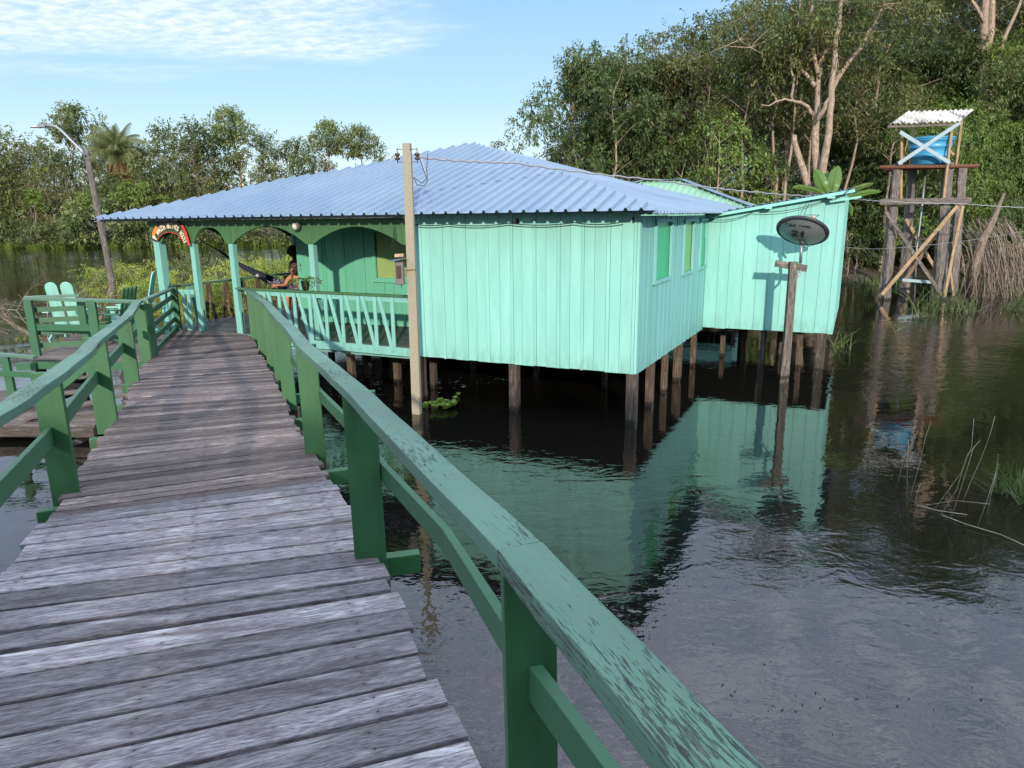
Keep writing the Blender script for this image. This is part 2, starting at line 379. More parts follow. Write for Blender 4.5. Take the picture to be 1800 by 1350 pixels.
def copy_thing(root, loc, rot=0, scale=1, label=None, group=None):
    r = root.copy(); C.objects.link(r); r.location = Vector(loc); r.rotation_euler = (0, 0, rot); r.scale = (scale,)*3 if not hasattr(scale, '__len__') else scale
    if label: r['label'] = label
    if group: r['group'] = group
    for ch in root.children:
        c = ch.copy(); C.objects.link(c); c.parent = r
        for g in ch.children:
            d = g.copy(); C.objects.link(d); d.parent = c
    return r
def text_mesh(txt, size, mb, M4, ext=.004, bold=0, xs=1):
    cu = bpy.data.curves.new('t', 'FONT'); cu.body = txt; cu.size = size; cu.extrude = ext; cu.align_x = 'CENTER'; cu.align_y = 'CENTER'; cu.offset = bold; cu.resolution_u = 3
    ob = bpy.data.objects.new('t', cu); C.objects.link(ob); dg = bpy.context.evaluated_depsgraph_get(); me = bpy.data.meshes.new_from_object(ob.evaluated_get(dg))
    i = len(mb.v)
    for v in me.vertices: mb.v.append(M4 @ Vector((v.co.x*xs, v.co.y, v.co.z)))
    for p in me.polygons: mb.face(tuple(i+k for k in p.vertices))
    bpy.data.objects.remove(ob); bpy.data.curves.remove(cu); bpy.data.meshes.remove(me)

# ------------------------------------------------------------------ water, banks
def water_mat():
    mt, n, b = newmat('water')
    o = n.new('ShaderNodeTexCoord').outputs['Object']
    b.inputs['Base Color'].default_value = (.0065, .0062, .0048, 1); b.inputs['Roughness'].default_value = .015; b.inputs['IOR'].default_value = 1.7
    calm = n.noise(o, .16, 3, .5, .6)
    cf = n.mr(calm, .42, .62, .16, 1, True)
    a = n.noise(n.vmath('MULTIPLY', o, (1, 1.5, 1)), 2.6, 3, .5, .8)
    c = n.noise(n.vmath('MULTIPLY', o, (1, 1.4, 1)), 9, 2, .5, .4)
    d = n.noise(o, .7, 2, .5, .3)
    h = n.math('ADD', n.math('MULTIPLY', a, .012), n.math('ADD', n.math('MULTIPLY', c, .0036), n.math('MULTIPLY', d, .016)))
    h = n.math('MULTIPLY', h, cf)
    n.put(b.inputs['Normal'], n.bump(h, 1.0, 1.0)); return mt
water_mat()
mb = MB(); mb.v = [(-900, -40, 0), (900, -40, 0), (900, 1500, 0), (-900, 1500, 0)]; mb.face((0, 1, 2, 3)); mb.build('water', 'water', kind='structure')
def bank(name, line, heights, mat, wid, seed):
    """terrain strip: line = shore points, heights over distance inland"""
    rg = random.Random(seed); mb = MB(); nl = len(heights); mb.smooth = True
    for (x, y, nx, ny) in line:
        for k, (d, h) in enumerate(heights):
            jx = rg.uniform(-.5, .5) if k == 1 else 0
            mb.v.append((x+nx*(d+jx), y+ny*(d+jx), h*(rg.uniform(.75, 1.25) if k > 1 else 1)))
    for i in range(len(line)-1):
        for k in range(nl-1): mb.face((i*nl+k, (i+1)*nl+k, (i+1)*nl+k+1, i*nl+k+1))
    return mb.build(name, mat, kind='structure')
bank('riverbank', [(x, 33.5+.9*math.sin(x*.7)+(2.5 if x < 12 else 0)+max(0, (12-x)*.25), 0, 1) for x in range(-14, 121, 2)], [(-1, -.6), (0, .02), (2, .35), (6, .9), (20, 1.6), (80, 3)], 'soil', 1, 3)
bank('far_riverbank', [(x, 91+1.5*math.sin(x*.21)-.1*(x+40)*(x > -40)*.2, 0, 1) for x in range(-260, 30, 4)], [(-1, -.5), (0, .05), (3, .5), (10, 1.2), (60, 2.5), (300, 5)], 'soil', 1, 4)
bank('near_riverbank', [(x, -3.2-.6*math.sin(x*.8), 0, -1) for x in range(60, -61, -2)], [(-1.5, -.5), (0, .03), (3, .9), (8, 1.6), (45, 2.2)], 'soil', 1, 5)

# ------------------------------------------------------------------ house frame
a1, a2 = R(155.2), R(64.0)
UL = Vector((math.cos(a1), math.sin(a1), 0)); VV = Vector((math.cos(a2), math.sin(a2), 0)); O0 = Vector((1.93, 10.61, 0)); ZU = Vector((0, 0, 1))
def HL(U, V, z=0): return O0+UL*U+VV*V+ZU*z
def boards(mb, A, B, zb, zt, widths, out, th=.022, gap=.005, holes=(), jit=.003, lean=0):
    """vertical boards from A to B (xy), zt/zb functions of distance; holes = (s0, s1, z0, z1)"""
    A = Vector((A[0], A[1], 0)); B = Vector((B[0], B[1], 0)); d = (B-A); L = d.length; d.normalize(); s = 0; k = 0
    while s < L-.01:
        w_ = widths[k % len(widths)]*rnd.uniform(.88, 1.12); k += 1; e = min(L, s+w_); 
        if L-e < .04: e = L
        j = rnd.uniform(-jit, jit)+(.008 if widths[(k-1) % len(widths)] < .08 else 0); c = (s+gap/2+e-gap/2)/2; hw = (e-s-gap)/2
        zs = [(zb(c)-rnd.uniform(0, .012), None)]
        segs = []
        hit = [h for h in holes if h[0]-.001 < c < h[1]+.001]
        if hit: segs = [(None, hit[0][2]), (hit[0][3], None)]
        else: segs = [(None, None)]
        bot = zb(c)-rnd.uniform(0, .014)
        for z0, z1 in segs:
            i = len(mb.v); o = rnd.uniform(0, 40); o2 = rnd.uniform(0, 40)
            P = []
            for sd_ in (-hw, hw):
                p = A+d*(c+sd_); P.append((p, z0 if z0 is not None else bot, z1 if z1 is not None else zt(c+sd_)))
            for off in (j, j-th):
                for p, q0, q1 in P: mb.v += [p+out*off+ZU*q0, p+out*off+ZU*q1]
            H0 = bot
            def U_(zv, x): return (o+zv, o2+x)
            (p0, l0, h0), (p1, l1, h1) = P; ww = 2*hw
            mb.face((i, i+2, i+3, i+1), [U_(l0, 0), U_(l1, ww), U_(h1, ww), U_(h0, 0)])
            mb.face((i+4, i+5, i+7, i+6), [U_(l0, 0), U_(h0, 0), U_(h1, ww), U_(l1, ww)])
            mb.face((i+4, i, i+1, i+5), [U_(l0, .2), U_(l0, .22), U_(h0, .22), U_(h0, .2)])
            mb.face((i+2, i+6, i+7, i+3), [U_(l1, .2), U_(l1, .22), U_(h1, .22), U_(h1, .2)])
            mb.face((i, i+4, i+6, i+2)); mb.face((i+1, i+3, i+7, i+5))
        s = e
def backing(mb, A, B, zb, zt, out, off=.045, holes=()):
    A = Vector((A[0], A[1], 0)); B = Vector((B[0], B[1], 0)); L = (B-A).length; d = (B-A).normalized()
    cuts = sorted([0, L]+[h[0] for h in holes]+[h[1] for h in holes])
    for s0, s1 in zip(cuts, cuts[1:]):
        h = [q for q in holes if q[0] <= (s0+s1)/2 <= q[1]]
        for z0, z1 in ([(None, h[0][2]), (h[0][3], None)] if h else [(None, None)]):
            p0, p1 = A+d*s0-out*off, A+d*s1-out*off
            a_, b_ = (zb(s0) if z0 is None else z0), (zb(s1) if z0 is None else z0); c_, d_ = (zt(s0) if z1 is None else z1), (zt(s1) if z1 is None else z1)
            mb.plate([p0+ZU*a_, p1+ZU*b_, p1+ZU*d_, p0+ZU*c_], -out, .012)
house = thing('house', HL(5, 4), 'long turquoise plank house on stilts with hipped blue-grey metal roof and arched porch', 'house')
nF = Vector((-UL.y, UL.x, 0));  nF = -nF if nF.dot(VV) > 0 else nF       # outward normal of the front
nS = Vector((VV.y, -VV.x, 0));  nS = -nS if nS.dot(UL) > 0 else nS       # outward normal of the side wall
cst = lambda z: (lambda s: z)
# front room
fa, fb = HL(4.03, 0), HL(0, 0)
m_ = MB(); boards(m_, fa, fb, cst(.84), cst(3.29), (.19, .055, .17, .20, .05, .18), nF, holes=()); m_.build('front_wall', 'turq', house, bevel=.002)
m_ = MB(); backing(m_, fa, fb, cst(.88), cst(3.22), nF); m_.build('dark_gap_backing', 'void_dark', house)  # black sheet added behind the boards so their gaps look shaded
# side wall with three windows
wins = [(.86, 1.90, 2.19, 3.13), (2.92, 3.72, 2.17, 3.11), (4.44, 5.10, 2.17, 3.11)]
sa, sb = HL(0, 0.02), HL(0, 5.25)
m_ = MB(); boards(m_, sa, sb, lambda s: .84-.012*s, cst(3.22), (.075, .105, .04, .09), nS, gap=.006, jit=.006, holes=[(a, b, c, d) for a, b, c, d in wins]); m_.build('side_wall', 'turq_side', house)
m_ = MB(); backing(m_, sa, sb, cst(.88), cst(3.2), nS, holes=wins); m_.build('dark_gap_backing', 'void_dark', house)
for k, (s0, s1, z0, z1) in enumerate(wins):
    fr = MB(); t = .05; o = .018
    P = lambda s, z, q=o: HL(0, s, z)+nS*q
    fr.beam(P(s0-t, z0-.02), P(s1+t, z0-.02), .045, .06); fr.beam(P(s0-t, z1+.02), P(s1+t, z1+.02), .045, .05)
    for s in (s0-.01, s1+.01): fr.beam(P(s, z0+.012), P(s, z1-.006), .045, .05, upv=VV)
    wn = fr.build('window', 'turq_side', house)
    sh = MB(); boards(sh, HL(0, s0+.016)-nS*.012, HL(0, s1-.016)-nS*.012, cst(z0+.012), cst(z1-.006), (.1, .09), nS, th=.014, gap=.002, jit=.001)
    sh.build('shutter', 'shutter_green' if k != 1 else 'shutter_olive', wn)
# wing wall and its lean-to roof
wz = 5.2; wa, wb = HL(.0, wz+.02), HL(-2.62, wz+.02)
wt = lambda s: 3.16+s*.165 if s < 2.62 else 3.6
wtop = lambda s: 3.2+.158*s
m_ = MB(); boards(m_, wa, wb, cst(.82), wtop, (.25, .22, .27), nF, gap=.005, jit=.002); m_.build('wing_wall', 'turq_wing', house)
m_ = MB(); backing(m_, wa, wb, cst(.86), lambda s: wtop(s)-.03, nF); backing(m_, HL(-2.6, wz+.1), HL(-2.6, wz+4.5), cst(.86), cst(3.55), nS, .02); m_.build('dark_gap_backing', 'void_dark', house)
m_ = MB(); boards(m_, HL(-2.62, wz+.02), HL(-2.62, wz+4.6), cst(.82), cst(3.6), (.2, .22), nS); boards(m_, HL(-2.62, wz+4.6), HL(0, wz+4.6), cst(.82), lambda s: 3.6-.158*s, (.2, .22), VV); m_.build('wing_wall', 'turq_wing', house)
def corrugate(mb, E0, E1, upd, D, tl, tr, rise, pitch=.225, h=.042, over=.0, lift=0, laps=(.52,), prof='trap'):
    """ribbed sheet roof: eave E0->E1, ribs run along upd (horizontal unit) climbing `rise` over D; tl, tr = hip cut lengths from each end"""
    d = (E1-E0); L = d.length; d.normalize(); s = 0; cols = []
    if prof == 'trap': seq = [(0, 0), (.34, 0), (.44, 1), (.56, 1), (.66, 0)]
    else: seq = [(i/8, .5-.5*math.cos(2*math.pi*i/8)) for i in range(8)]
    k = 0
    while s < L:
        for fr_, hh in seq:
            q = s+fr_*pitch
            if q <= L: cols.append((q, hh*h))
        s += pitch
    cols.append((L, 0))
    nrm = (ZU*D-upd*rise).normalized()
    rows = sorted([0, .25, .5, .75, 1]+[l for l in laps]+[l+.004 for l in laps])
    prev = None
    for s, hh in cols:
        tm = D*max(0.001, min(1, s/tl if tl > 0 else 1, (L-s)/tr if tr > 0 else 1))+over
        base = E0+d*s; idx = []
        for r_ in [x for x in rows if x*D < tm-.02]+[tm/D]:
            t = r_*D; lp = sum(.014 for l in laps if r_ < l+.002)
            sag = -.018*math.sin(math.pi*min(1, r_))*math.sin(s*1.7)
            mb.v.append(base+upd*t+ZU*(rise*t/D+sag)+nrm*(hh+lp+lift)); idx.append(len(mb.v)-1)
        if prev:
            a, b = prev, idx; n_ = min(len(a), len(b))
            for k in range(n_-1): mb.face((a[k], b[k], b[k+1], a[k+1]))
            if len(a) > n_: 
                for k in range(n_-1, len(a)-1): mb.face((a[k], b[-1], a[k+1]))
            if len(b) > n_:
                for k in range(n_-1, len(b)-1): mb.face((a[-1], b[k], b[k+1]))
        prev = idx
roof = thing_r = MB()
EZ = 3.245; ap0 = 4.7; ap1 = 5.6; Ux0, Ux1, V0, V1 = -.33, 11.45, -.47, 10.2; Ua = 5.35; RI = 1.6
cL, cR = HL(Ux1, V0, EZ-.02), HL(Ux0, V0, EZ)
D = ap0-V0; corrugate(roof, cL, cR, VV, D, Ux1-Ua, Ua-Ux0, RI, over=.11, lift=.05)
corrugate(roof, HL(Ux0, V0, EZ), HL(Ux0, V1, EZ), UL, Ua-Ux0, ap0-V0, V1-ap1, RI, pitch=.2, over=.0, laps=(.45,))
corrugate(roof, HL(Ux1, V1, EZ), HL(Ux1, V0, EZ-.02), -UL, Ux1-Ua, V1-ap1, ap0-V0, RI, pitch=.225, laps=(.5,))
corrugate(roof, HL(Ux0, V1, EZ), HL(Ux1, V1, EZ), -VV, V1-ap1, Ua-Ux0, Ux1-Ua, RI, pitch=.225, laps=())
rf = roof.build('roof', 'roof_metal', house)
md = rf.modifiers.new('thick', 'SOLIDIFY'); md.thickness = .004; md.offset = -1
lt = MB(); nW = VV
e0 = HL(.1, wz-.16, wtop(-.1)+.03); e1 = HL(-2.78, wz-.16, wtop(2.78)+.055)
corrugate(lt, e0, e1, VV, 4.9, 0, 0, .02, pitch=.16, h=.03, laps=())
lr = lt.build('wing_roof', 'roof_metal', house); md = lr.modifiers.new('thick', 'SOLIDIFY'); md.thickness = .005
rb = MB(); rb.beam(e0-ZU*.045+VV*.03, e1-ZU*.045+VV*.03, .04, .06)
for s in (.05, 1.15, 2.3): q = HL(-s, wz-.15, wtop(s)-.035); rb.beam(q-UL*.0, q-UL*.14, .12, .035)
rb.beam(HL(-2.35, wz-.1, 3.45), HL(-2.9, wz-.1, 3.53), .05, .04)
rb.build('rafter', 'turq_wing', house)
# dark underside: rafters, tie beams
m_ = MB()
for U in (10.15, 8.2, 6.2, 4.1, 2.0, .1): m_.beam(HL(U, .0, 3.17), HL(U, 9.9, 3.17), .06, .09)
for V in (2.0, 4, 6, 8, 9.8): m_.beam(HL(0, V, 3.10), HL(10.3, V, 3.10), .06, .05)
m_.build('roof_beams', 'dark_post', house)
# valance with arches
def valance(P, L, span, zf, out, name, mat, arches, n=120, th=.028, zt=3.24):
    """P(s, z) gives the world point; span of s; arches = list (s0, s1, ztop, pow)"""
    mb = MB(); bw = .13; s = span[0]; zlow = 2.79
    def bot(s):
        for a, b, zt_, pw in arches:
            if a <= s <= b:
                x = 2*(s-(a+b)/2)/(b-a); return zlow+(zt_-zlow)*(max(0, 1-abs(x)**pw)**.75 if pw > 2.2 else math.cos(math.pi*x/2)**.85)
        return zlow
    N = int((span[1]-span[0])/.033); prev = None; o = rnd.uniform(0, 30)
    for k in range(N):
        s0 = span[0]+(span[1]-span[0])*k/N; s1 = span[0]+(span[1]-span[0])*(k+1)/N
        g = .004 if k % 4 == 0 else 0; off = rnd.uniform(-.0015, .0015) if k % 4 == 0 else off
        i = len(mb.v); b0, b1 = bot(s0), bot(s1)
        if k % 4 == 0: o = rnd.uniform(0, 30)
        for q in (off, off-th):
            for s_, b_ in ((s0+g, b0), (s1, b1)): mb.v += [P(s_, b_)+out*q, P(s_, zt)+out*q]
        u_ = lambda z, x: (o+z, o+x)
        mb.face((i, i+1, i+3, i+2), [u_(b0, s0), u_(3.2, s0), u_(3.2, s1), u_(b1, s1)]); mb.face((i+4, i+6, i+7, i+5), [u_(b0, s0), u_(b1, s1), u_(3.2, s1), u_(3.2, s0)])
        mb.face((i, i+2, i+6, i+4)); mb.face((i+1, i+5, i+7, i+3))
        if g: mb.face((i, i+4, i+5, i+1)); mb.face((i+2, i+3, i+7, i+6))
    return mb.build(name, mat, house)
PF = lambda s, z: HL(s, 0, z)+nF*.0
fpost = [10.27, 9.28, 8.22, 6.22]
valance(PF, 0, (4.05, 10.42), 0, nF, 'valance', 'valance_green', [(4.2, 6.12, 3.10, 2), (6.32, 8.12, 3.12, 2), (8.33, 9.17, 3.10, 2.6), (9.38, 10.1, 3.06, 2.6)])
PS = lambda s, z: HL(10.38, s, z)
valance(PS, 0, (.02, 9.8), 0, UL, 'valance', 'valance_green', [(.15, 1.95, 3.1, 2), (2.1, 4.0, 3.1, 2), (4.15, 6.0, 3.1, 2), (6.15, 8.0, 3.1, 2), (8.15, 9.7, 3.1, 2)])
def squarepost(mb, U, V, z0, z1, w_, off=(0, 0)):
    mb.beam(HL(U, V, z0), HL(U, V, z1), w_, w_, upv=VV)
for k, U in enumerate(fpost):
    mb = MB(); squarepost(mb, U, .075, .6 if U < 8 else .62, 2.84, .115 if k else .17)
    if k in (1, 2): mb.beam(HL(U-.075, .02, .99), HL(U-.075, .02, 1.45), .05, .045, upv=VV)
    mb.build('porch_post', 'turq_worn', house, bevel=.006)
for V in (2.03, 4.07, 6.07, 8.07):
    mb = MB(); squarepost(mb, 10.3, V, .6, 2.84, .11); mb.build('porch_post', 'turq_worn', house, bevel=.006)
# porch floor (boards along U) and edge beam
m_ = MB()
v = -.02
while v < 1.86:
    m_.beam(HL(4.05, v+.065, .985), HL(10.35, v+.065, .985), .125, .03); v += .132
while v < 9.8:
    m_.beam(HL(8.3, v+.065, .985), HL(10.35, v+.065, .985), .125, .03); v += .132
m_.build('porch_floor', 'porch_floor', house)
m_ = MB(); m_.beam(HL(8.05, -.045, .925), HL(4.06, -.045, .90), .035, .15)
m_.beam(HL(4.0, .1, .82), HL(10.3, .1, .82), .08, .12); m_.beam(HL(10.42, -.05, .90), HL(10.42, 9.8, .90), .03, .14)
m_.build('edge_board', 'turq_worn', house)
# interior floor slab so no light leaks, stilts
m_ = MB(); m_.plate([HL(.03, .05, .9), HL(4, .05, .9), HL(4, 9.9, .9), HL(.03, 9.9, .9)], ZU, .03); m_.plate([HL(4.02, 1.92, .9), HL(8.25, 1.92, .9), HL(8.25, 9.9, .9), HL(4.02, 9.9, .9)], ZU, .03)
m_.plate([HL(-2.6, wz+.05, .87), HL(.0, wz+.05, .87), HL(.0, wz+4.55, .87), HL(-2.6, wz+4.55, .87)], ZU, .03); m_.build('floor', 'dark_post', house)
def stilt(U, V, w_, zt, mat='stilt_wood', z0=-.4, lean=(0, 0)):
    mb = MB(); mb.beam(HL(U+lean[0], V+lean[1], z0), HL(U, V, zt), w_, w_, upv=VV); mb.build('stilt', mat, house, bevel=.006)
for U, wd in ((.08, .16), (2.12, .15), (3.98, .15)): stilt(U, .09, wd, .86, 'dark_post' if U < 3 else 'stilt_wood')
for V, wd in ((1.25, .13), (2.28, .11), (3.35, .15), (4.85, .11)): stilt(.1, V, wd, .86)
for U in (1.5, 3.0, 4.4, 6.2, 8.0):
    for V in (2.6, 4.6, 6.8, 9.4): stilt(U+rnd.uniform(-.15, .15), V+rnd.uniform(-.2, .2), rnd.uniform(.1, .14), .88)
for U, V in ((5.55, .12), (5.2, 1.1), (6.3, 1.6), (7.35, .15), (8.9, .3), (10.2, .2), (10.2, 2.4), (10.2, 4.4), (10.2, 6.6), (4.3, 1.0)): stilt(U, V, .12, .9, 'stilt_wood' if U in (5.55, 5.2, 7.35) else 'dark_post')
for U, V, wd in ((-2.42, wz+.12, .17), (-2.0, wz+.3, .11), (-1.25, wz+.15, .12), (-.75, wz+1.2, .12), (-.3, wz+1.0, .11), (-1.5, wz+1.4, .11), (-2.3, wz+1.9, .12), (-1.05, wz+2.4, .12), (-.4, wz+3.2, .12), (-1.8, wz+3.2, .12), (-2.45, wz+4.0, .13), (-1.3, wz+4.3, .12)):
    stilt(U, V, wd, .87, 'dark_post' if U < -2 or U == -1.25 else 'stilt_wood')
# recessed porch wall, door, yellow window
pw = 1.9; hs = lambda U: 8.27-U
pwin = (hs(6.15), hs(5.15), 2.02, 2.95)
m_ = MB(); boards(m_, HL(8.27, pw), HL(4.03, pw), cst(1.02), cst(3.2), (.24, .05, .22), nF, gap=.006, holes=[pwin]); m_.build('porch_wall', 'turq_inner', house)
m_ = MB(); backing(m_, HL(8.25, pw), HL(4.03, pw), cst(1.0), cst(3.2), nF, holes=[pwin]); backing(m_, HL(4.02, .05), HL(4.02, pw), cst(1.0), cst(3.2), UL, .02); m_.build('dark_gap_backing', 'void_dark', house)
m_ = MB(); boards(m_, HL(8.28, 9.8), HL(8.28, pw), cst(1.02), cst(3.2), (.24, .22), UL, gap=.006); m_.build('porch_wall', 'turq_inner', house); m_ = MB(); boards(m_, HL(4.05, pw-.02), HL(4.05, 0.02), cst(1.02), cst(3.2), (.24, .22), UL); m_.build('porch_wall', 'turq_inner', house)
m_ = MB(); m_.beam(HL(8.27, pw, 1.06)+nF*.03, HL(4.05, pw, 1.06)+nF*.03, .03, .09); m_.build('skirting', 'turq_inner', house)
fr = MB(); PP = lambda U, z: HL(U, pw, z)+nF*.02
fr.beam(PP(6.22, 1.97), PP(5.1, 1.97), .05, .09); fr.beam(PP(6.22, 3.0), PP(5.1, 3.0), .05, .08)
for U in (6.18, 5.12): fr.beam(PP(U, 2.016), PP(U, 2.958), .05, .07, upv=UL)
wn = fr.build('window', 'turq_inner', house)
sh = MB(); boards(sh, HL(6.14, pw)-nF*.01, HL(5.16, pw)-nF*.01, cst(2.02), cst(2.95), (.2, .18), nF, th=.015, gap=.004); sh.build('shutter', 'yellow_board', wn)
dr = MB(); boards(dr, HL(8.24, pw)+nF*.022, HL(7.55, pw)+nF*.022, cst(1.07), cst(3.02), (.345,), nF, th=.02, gap=.005); dd = dr.build('door', 'turq_inner', house)
kn = MB(); kn.lathe(HL(8.16, pw, 2.26)+nF*.04, nF, [(.022, 0), (.026, .02), (.015, .035)], 10); kn.beam(HL(8.16, pw, 2.12)+nF*.035, HL(8.16, pw, 2.2)+nF*.035, .02, .012, upv=nF); kn.build('latch', 'galv', dd)
# porch front railing: zigzag of slats
ra = MB(); ra.beam(HL(8.1, -.03, 1.915), HL(4.06, -.03, 1.90), .11, .035); pr_ = ra.build('porch_railing', 'valance_green', house, bevel=.003)
ra = MB(); ra.beam(HL(7.9, -.03, 1.85), HL(4.06, -.03, 1.835), .03, .09); ra.build('rail', 'turq_worn', pr_, bevel=.002)
U = 7.75; k = 0
while U > 4.15:
    mb = MB(); a = HL(U, -.062, 1.875); b = HL(U-.0, -.062, .90); mb.beam(a, b, .07, .025, upv=nF); mb.build('baluster', 'turq_worn', pr_, bevel=.002)
    if U > 4.45: mb = MB(); mb.beam(HL(U-.10, -.064, 1.873), HL(U-.335, -.064, .905), .07, .025, upv=nF); mb.build('baluster', 'turq_worn', pr_, bevel=.002)
    U -= .37
# side (river) railing with brown balusters
ra = MB(); ra.sweep([HL(10.42, -.1, 1.84), HL(10.4, 3, 1.86), HL(10.38, 9.8, 1.86)], .12, .045); rs = ra.build('porch_railing', 'rail_green', house, bevel=.004)
vv_ = .15; k = 0
while vv_ < 9.5:
    mb = MB(); lean = .1*(-1)**k; mb.beam(HL(10.37, vv_, .98), HL(10.37, vv_+lean, 1.82), .085, .025, upv=UL)
    mb.build('baluster', 'brown_baluster' if 2 > 1 and vv_ > 1.0 and vv_ < 7 else 'turq_worn', rs); vv_ += .25; k += 1
# little green slat screen by the entrance posts
mb = MB()
mb.beam(HL(10.2, -.02, 1.80), HL(9.32, -.02, 1.80), .03, .09); sc_ = mb.build('porch_railing', 'turq_worn', house, bevel=.002)
for U, dl in ((10.02, .0), (9.86, .09), (9.62, -.06), (9.45, .03)):
    mb = MB(); mb.beam(HL(U, -.05, 1.84), HL(U+dl, -.05, .96), .075, .025, upv=nF); mb.build('baluster', 'turq_worn', sc_, bevel=.002)

# ------------------------------------------------------------------ things on the house front
# arched name board
sign = thing('arched_sign', HL(9.75, -.06, 2.8), 'painted arched signboard reading AMAZON NATIVOS HOUSE over the porch entrance', 'sign')
def onF(x, y, off=.06):
    q = HL(0, 0, 0)+nF*off; r = ray(x, y); t = (Vector(q)-Vector(CAM)).dot(nF)/Vector(r).dot(nF); return Vector(CAM)+Vector(r)*t
outer = [(267, 419), (267.5, 408), (271, 400), (277, 393.5), (285, 389), (294, 387), (303, 387), (312, 389.5), (320, 395), (326, 405), (331, 418), (334.5, 431)]
inner = [(324, 428), (320, 421), (315, 415.5), (310, 411.5), (304, 409.5), (298, 408.5), (292, 409.5), (286, 412), (281.5, 416.5), (278, 421), (276, 424), (272, 424)]
def band(mb, A, B, off, th):
    for i in range(len(A)-1):
        mb.plate([onF(*A[i], off), onF(*A[i+1], off), onF(*B[i+1], off), onF(*B[i], off)], nF, th)
inr = inner[::-1]
m_ = MB(); band(m_, outer, inr, .05, .02); m_.build('board', 'sign_black', sign)
lerp = lambda a, b, t: (a[0]+(b[0]-a[0])*t, a[1]+(b[1]-a[1])*t)
m_ = MB(); band(m_, inr[1:], [lerp(i, o, .06) for i, o in zip(inr, outer)][1:], .072, .004); m_.build('red_edge', 'sign_red', sign)
m_ = MB(); band(m_, [lerp(i, o, .11) for i, o in zip(inr, outer)][1:], [lerp(i, o, .2) for i, o in zip(inr, outer)][1:], .072, .002); m_.build('green_edge', 'sign_green', sign)
m_ = MB(); band(m_, [(318.5, 396), (325, 410), (331, 431)], [(322, 395), (329, 410), (335, 431.5)], .072, .012); m_.build('red_wing', 'sign_red', sign)
m_ = MB(); band(m_, [(268, 412), (270, 404), (275, 397)], [(272, 417), (275, 408), (278, 401)], .072, .012); m_.build('orange_beak', 'sign_orange', sign)
m_ = MB(); band(m_, [(268, 414), (269.5, 419)], [(273, 415), (276, 422)], .073, .012); m_.build('white_cheek', 'sign_cream', sign)
m_ = MB(); pth = [(275.5, 411), (280, 405), (286, 400.5), (293, 398), (301, 397.5), (308, 399.5), (314, 404), (319, 411), (323.5, 419), (326.5, 427)]
pts = [onF(*p, .073) for p in pth]; cum = [0]
for a, b in zip(pts, pts[1:]): cum.append(cum[-1]+(b-a).length)
txt = "AMAZON NATIVOS HOUSE"
for i, ch in enumerate(txt):
    if ch == ' ': continue
    s = cum[-1]*(i+.5)/len(txt); k = max(j for j in range(len(cum)-1) if cum[j] <= s); t = (s-cum[k])/(cum[k+1]-cum[k]); p = pts[k].lerp(pts[k+1], t)
    s2 = min(cum[-1]-1e-4, s+.02); d_ = (pts[min(k+1, len(pts)-1)]-pts[max(0, k-(0 if t > .5 else 1))]).normalized()
    yv = nF.cross(d_).normalized(); xv = d_
    M4 = Matrix((xv, yv, nF)).transposed().to_4x4(); M4.translation = p
    text_mesh(ch, .15, m_, M4, .004, .004, .48)
m_.build('lettering', 'sign_cream', sign)
# round floodlight under the eave
fl = thing('floodlight', HL(6.37, -.1, 3.15), 'round cream floodlight fixed to the green arched fascia under the eave', 'lamp')
p = HL(6.37, -.03, 3.14); ax = (nF*.8+UL*.5-ZU*.3).normalized()
m_ = MB(); m_.lathe(p, ax, [(.03, 0), (.04, .03), (.075, .05), (.08, .09), (.07, .10)], 16); m_.build('housing', 'meter_grey', fl)
m_ = MB(); m_.lathe(p+ax*.1, ax, [(.068, 0), (.064, .03), (.04, .055), (.005, .062)], 16); m_.build('bulb', 'lamp_white', fl)

# ------------------------------------------------------------------ walkway
dz = lambda Y: max(1.0, 1.68-.058*Y)
ER = [(.55, -.9), (.12, .95), (-.13, 1.85), (-.31, 2.3), (-.55, 3.0), (-.73, 3.43), (-1.11, 4.33), (-1.40, 4.93), (-1.99, 6.22), (-2.79, 8.23), (-3.81, 10.63), (-4.97, 13.3), (-5.38, 14.05)]
EL = [(-1.05, -1.5), (-1.62, .35), (-1.95, 1.2), (-2.1, 1.65), (-2.34, 2.4), (-2.5, 2.95), (-2.80, 3.72), (-2.96, 4.2), (-3.5, 5.5), (-4.42, 7.75), (-5.45, 9.9), (-6.35, 12.3), (-7.2, 14.8)]
def along(pl, t):
    k = min(len(pl)-2, int(t)); f = t-k; return (pl[k][0]+(pl[k+1][0]-pl[k][0])*f, pl[k][1]+(pl[k+1][1]-pl[k][1])*f)
walk = thing('walkway', (-3, 6, 0), 'curved plank walkway with peeling green handrails leading to the house', 'walkway')
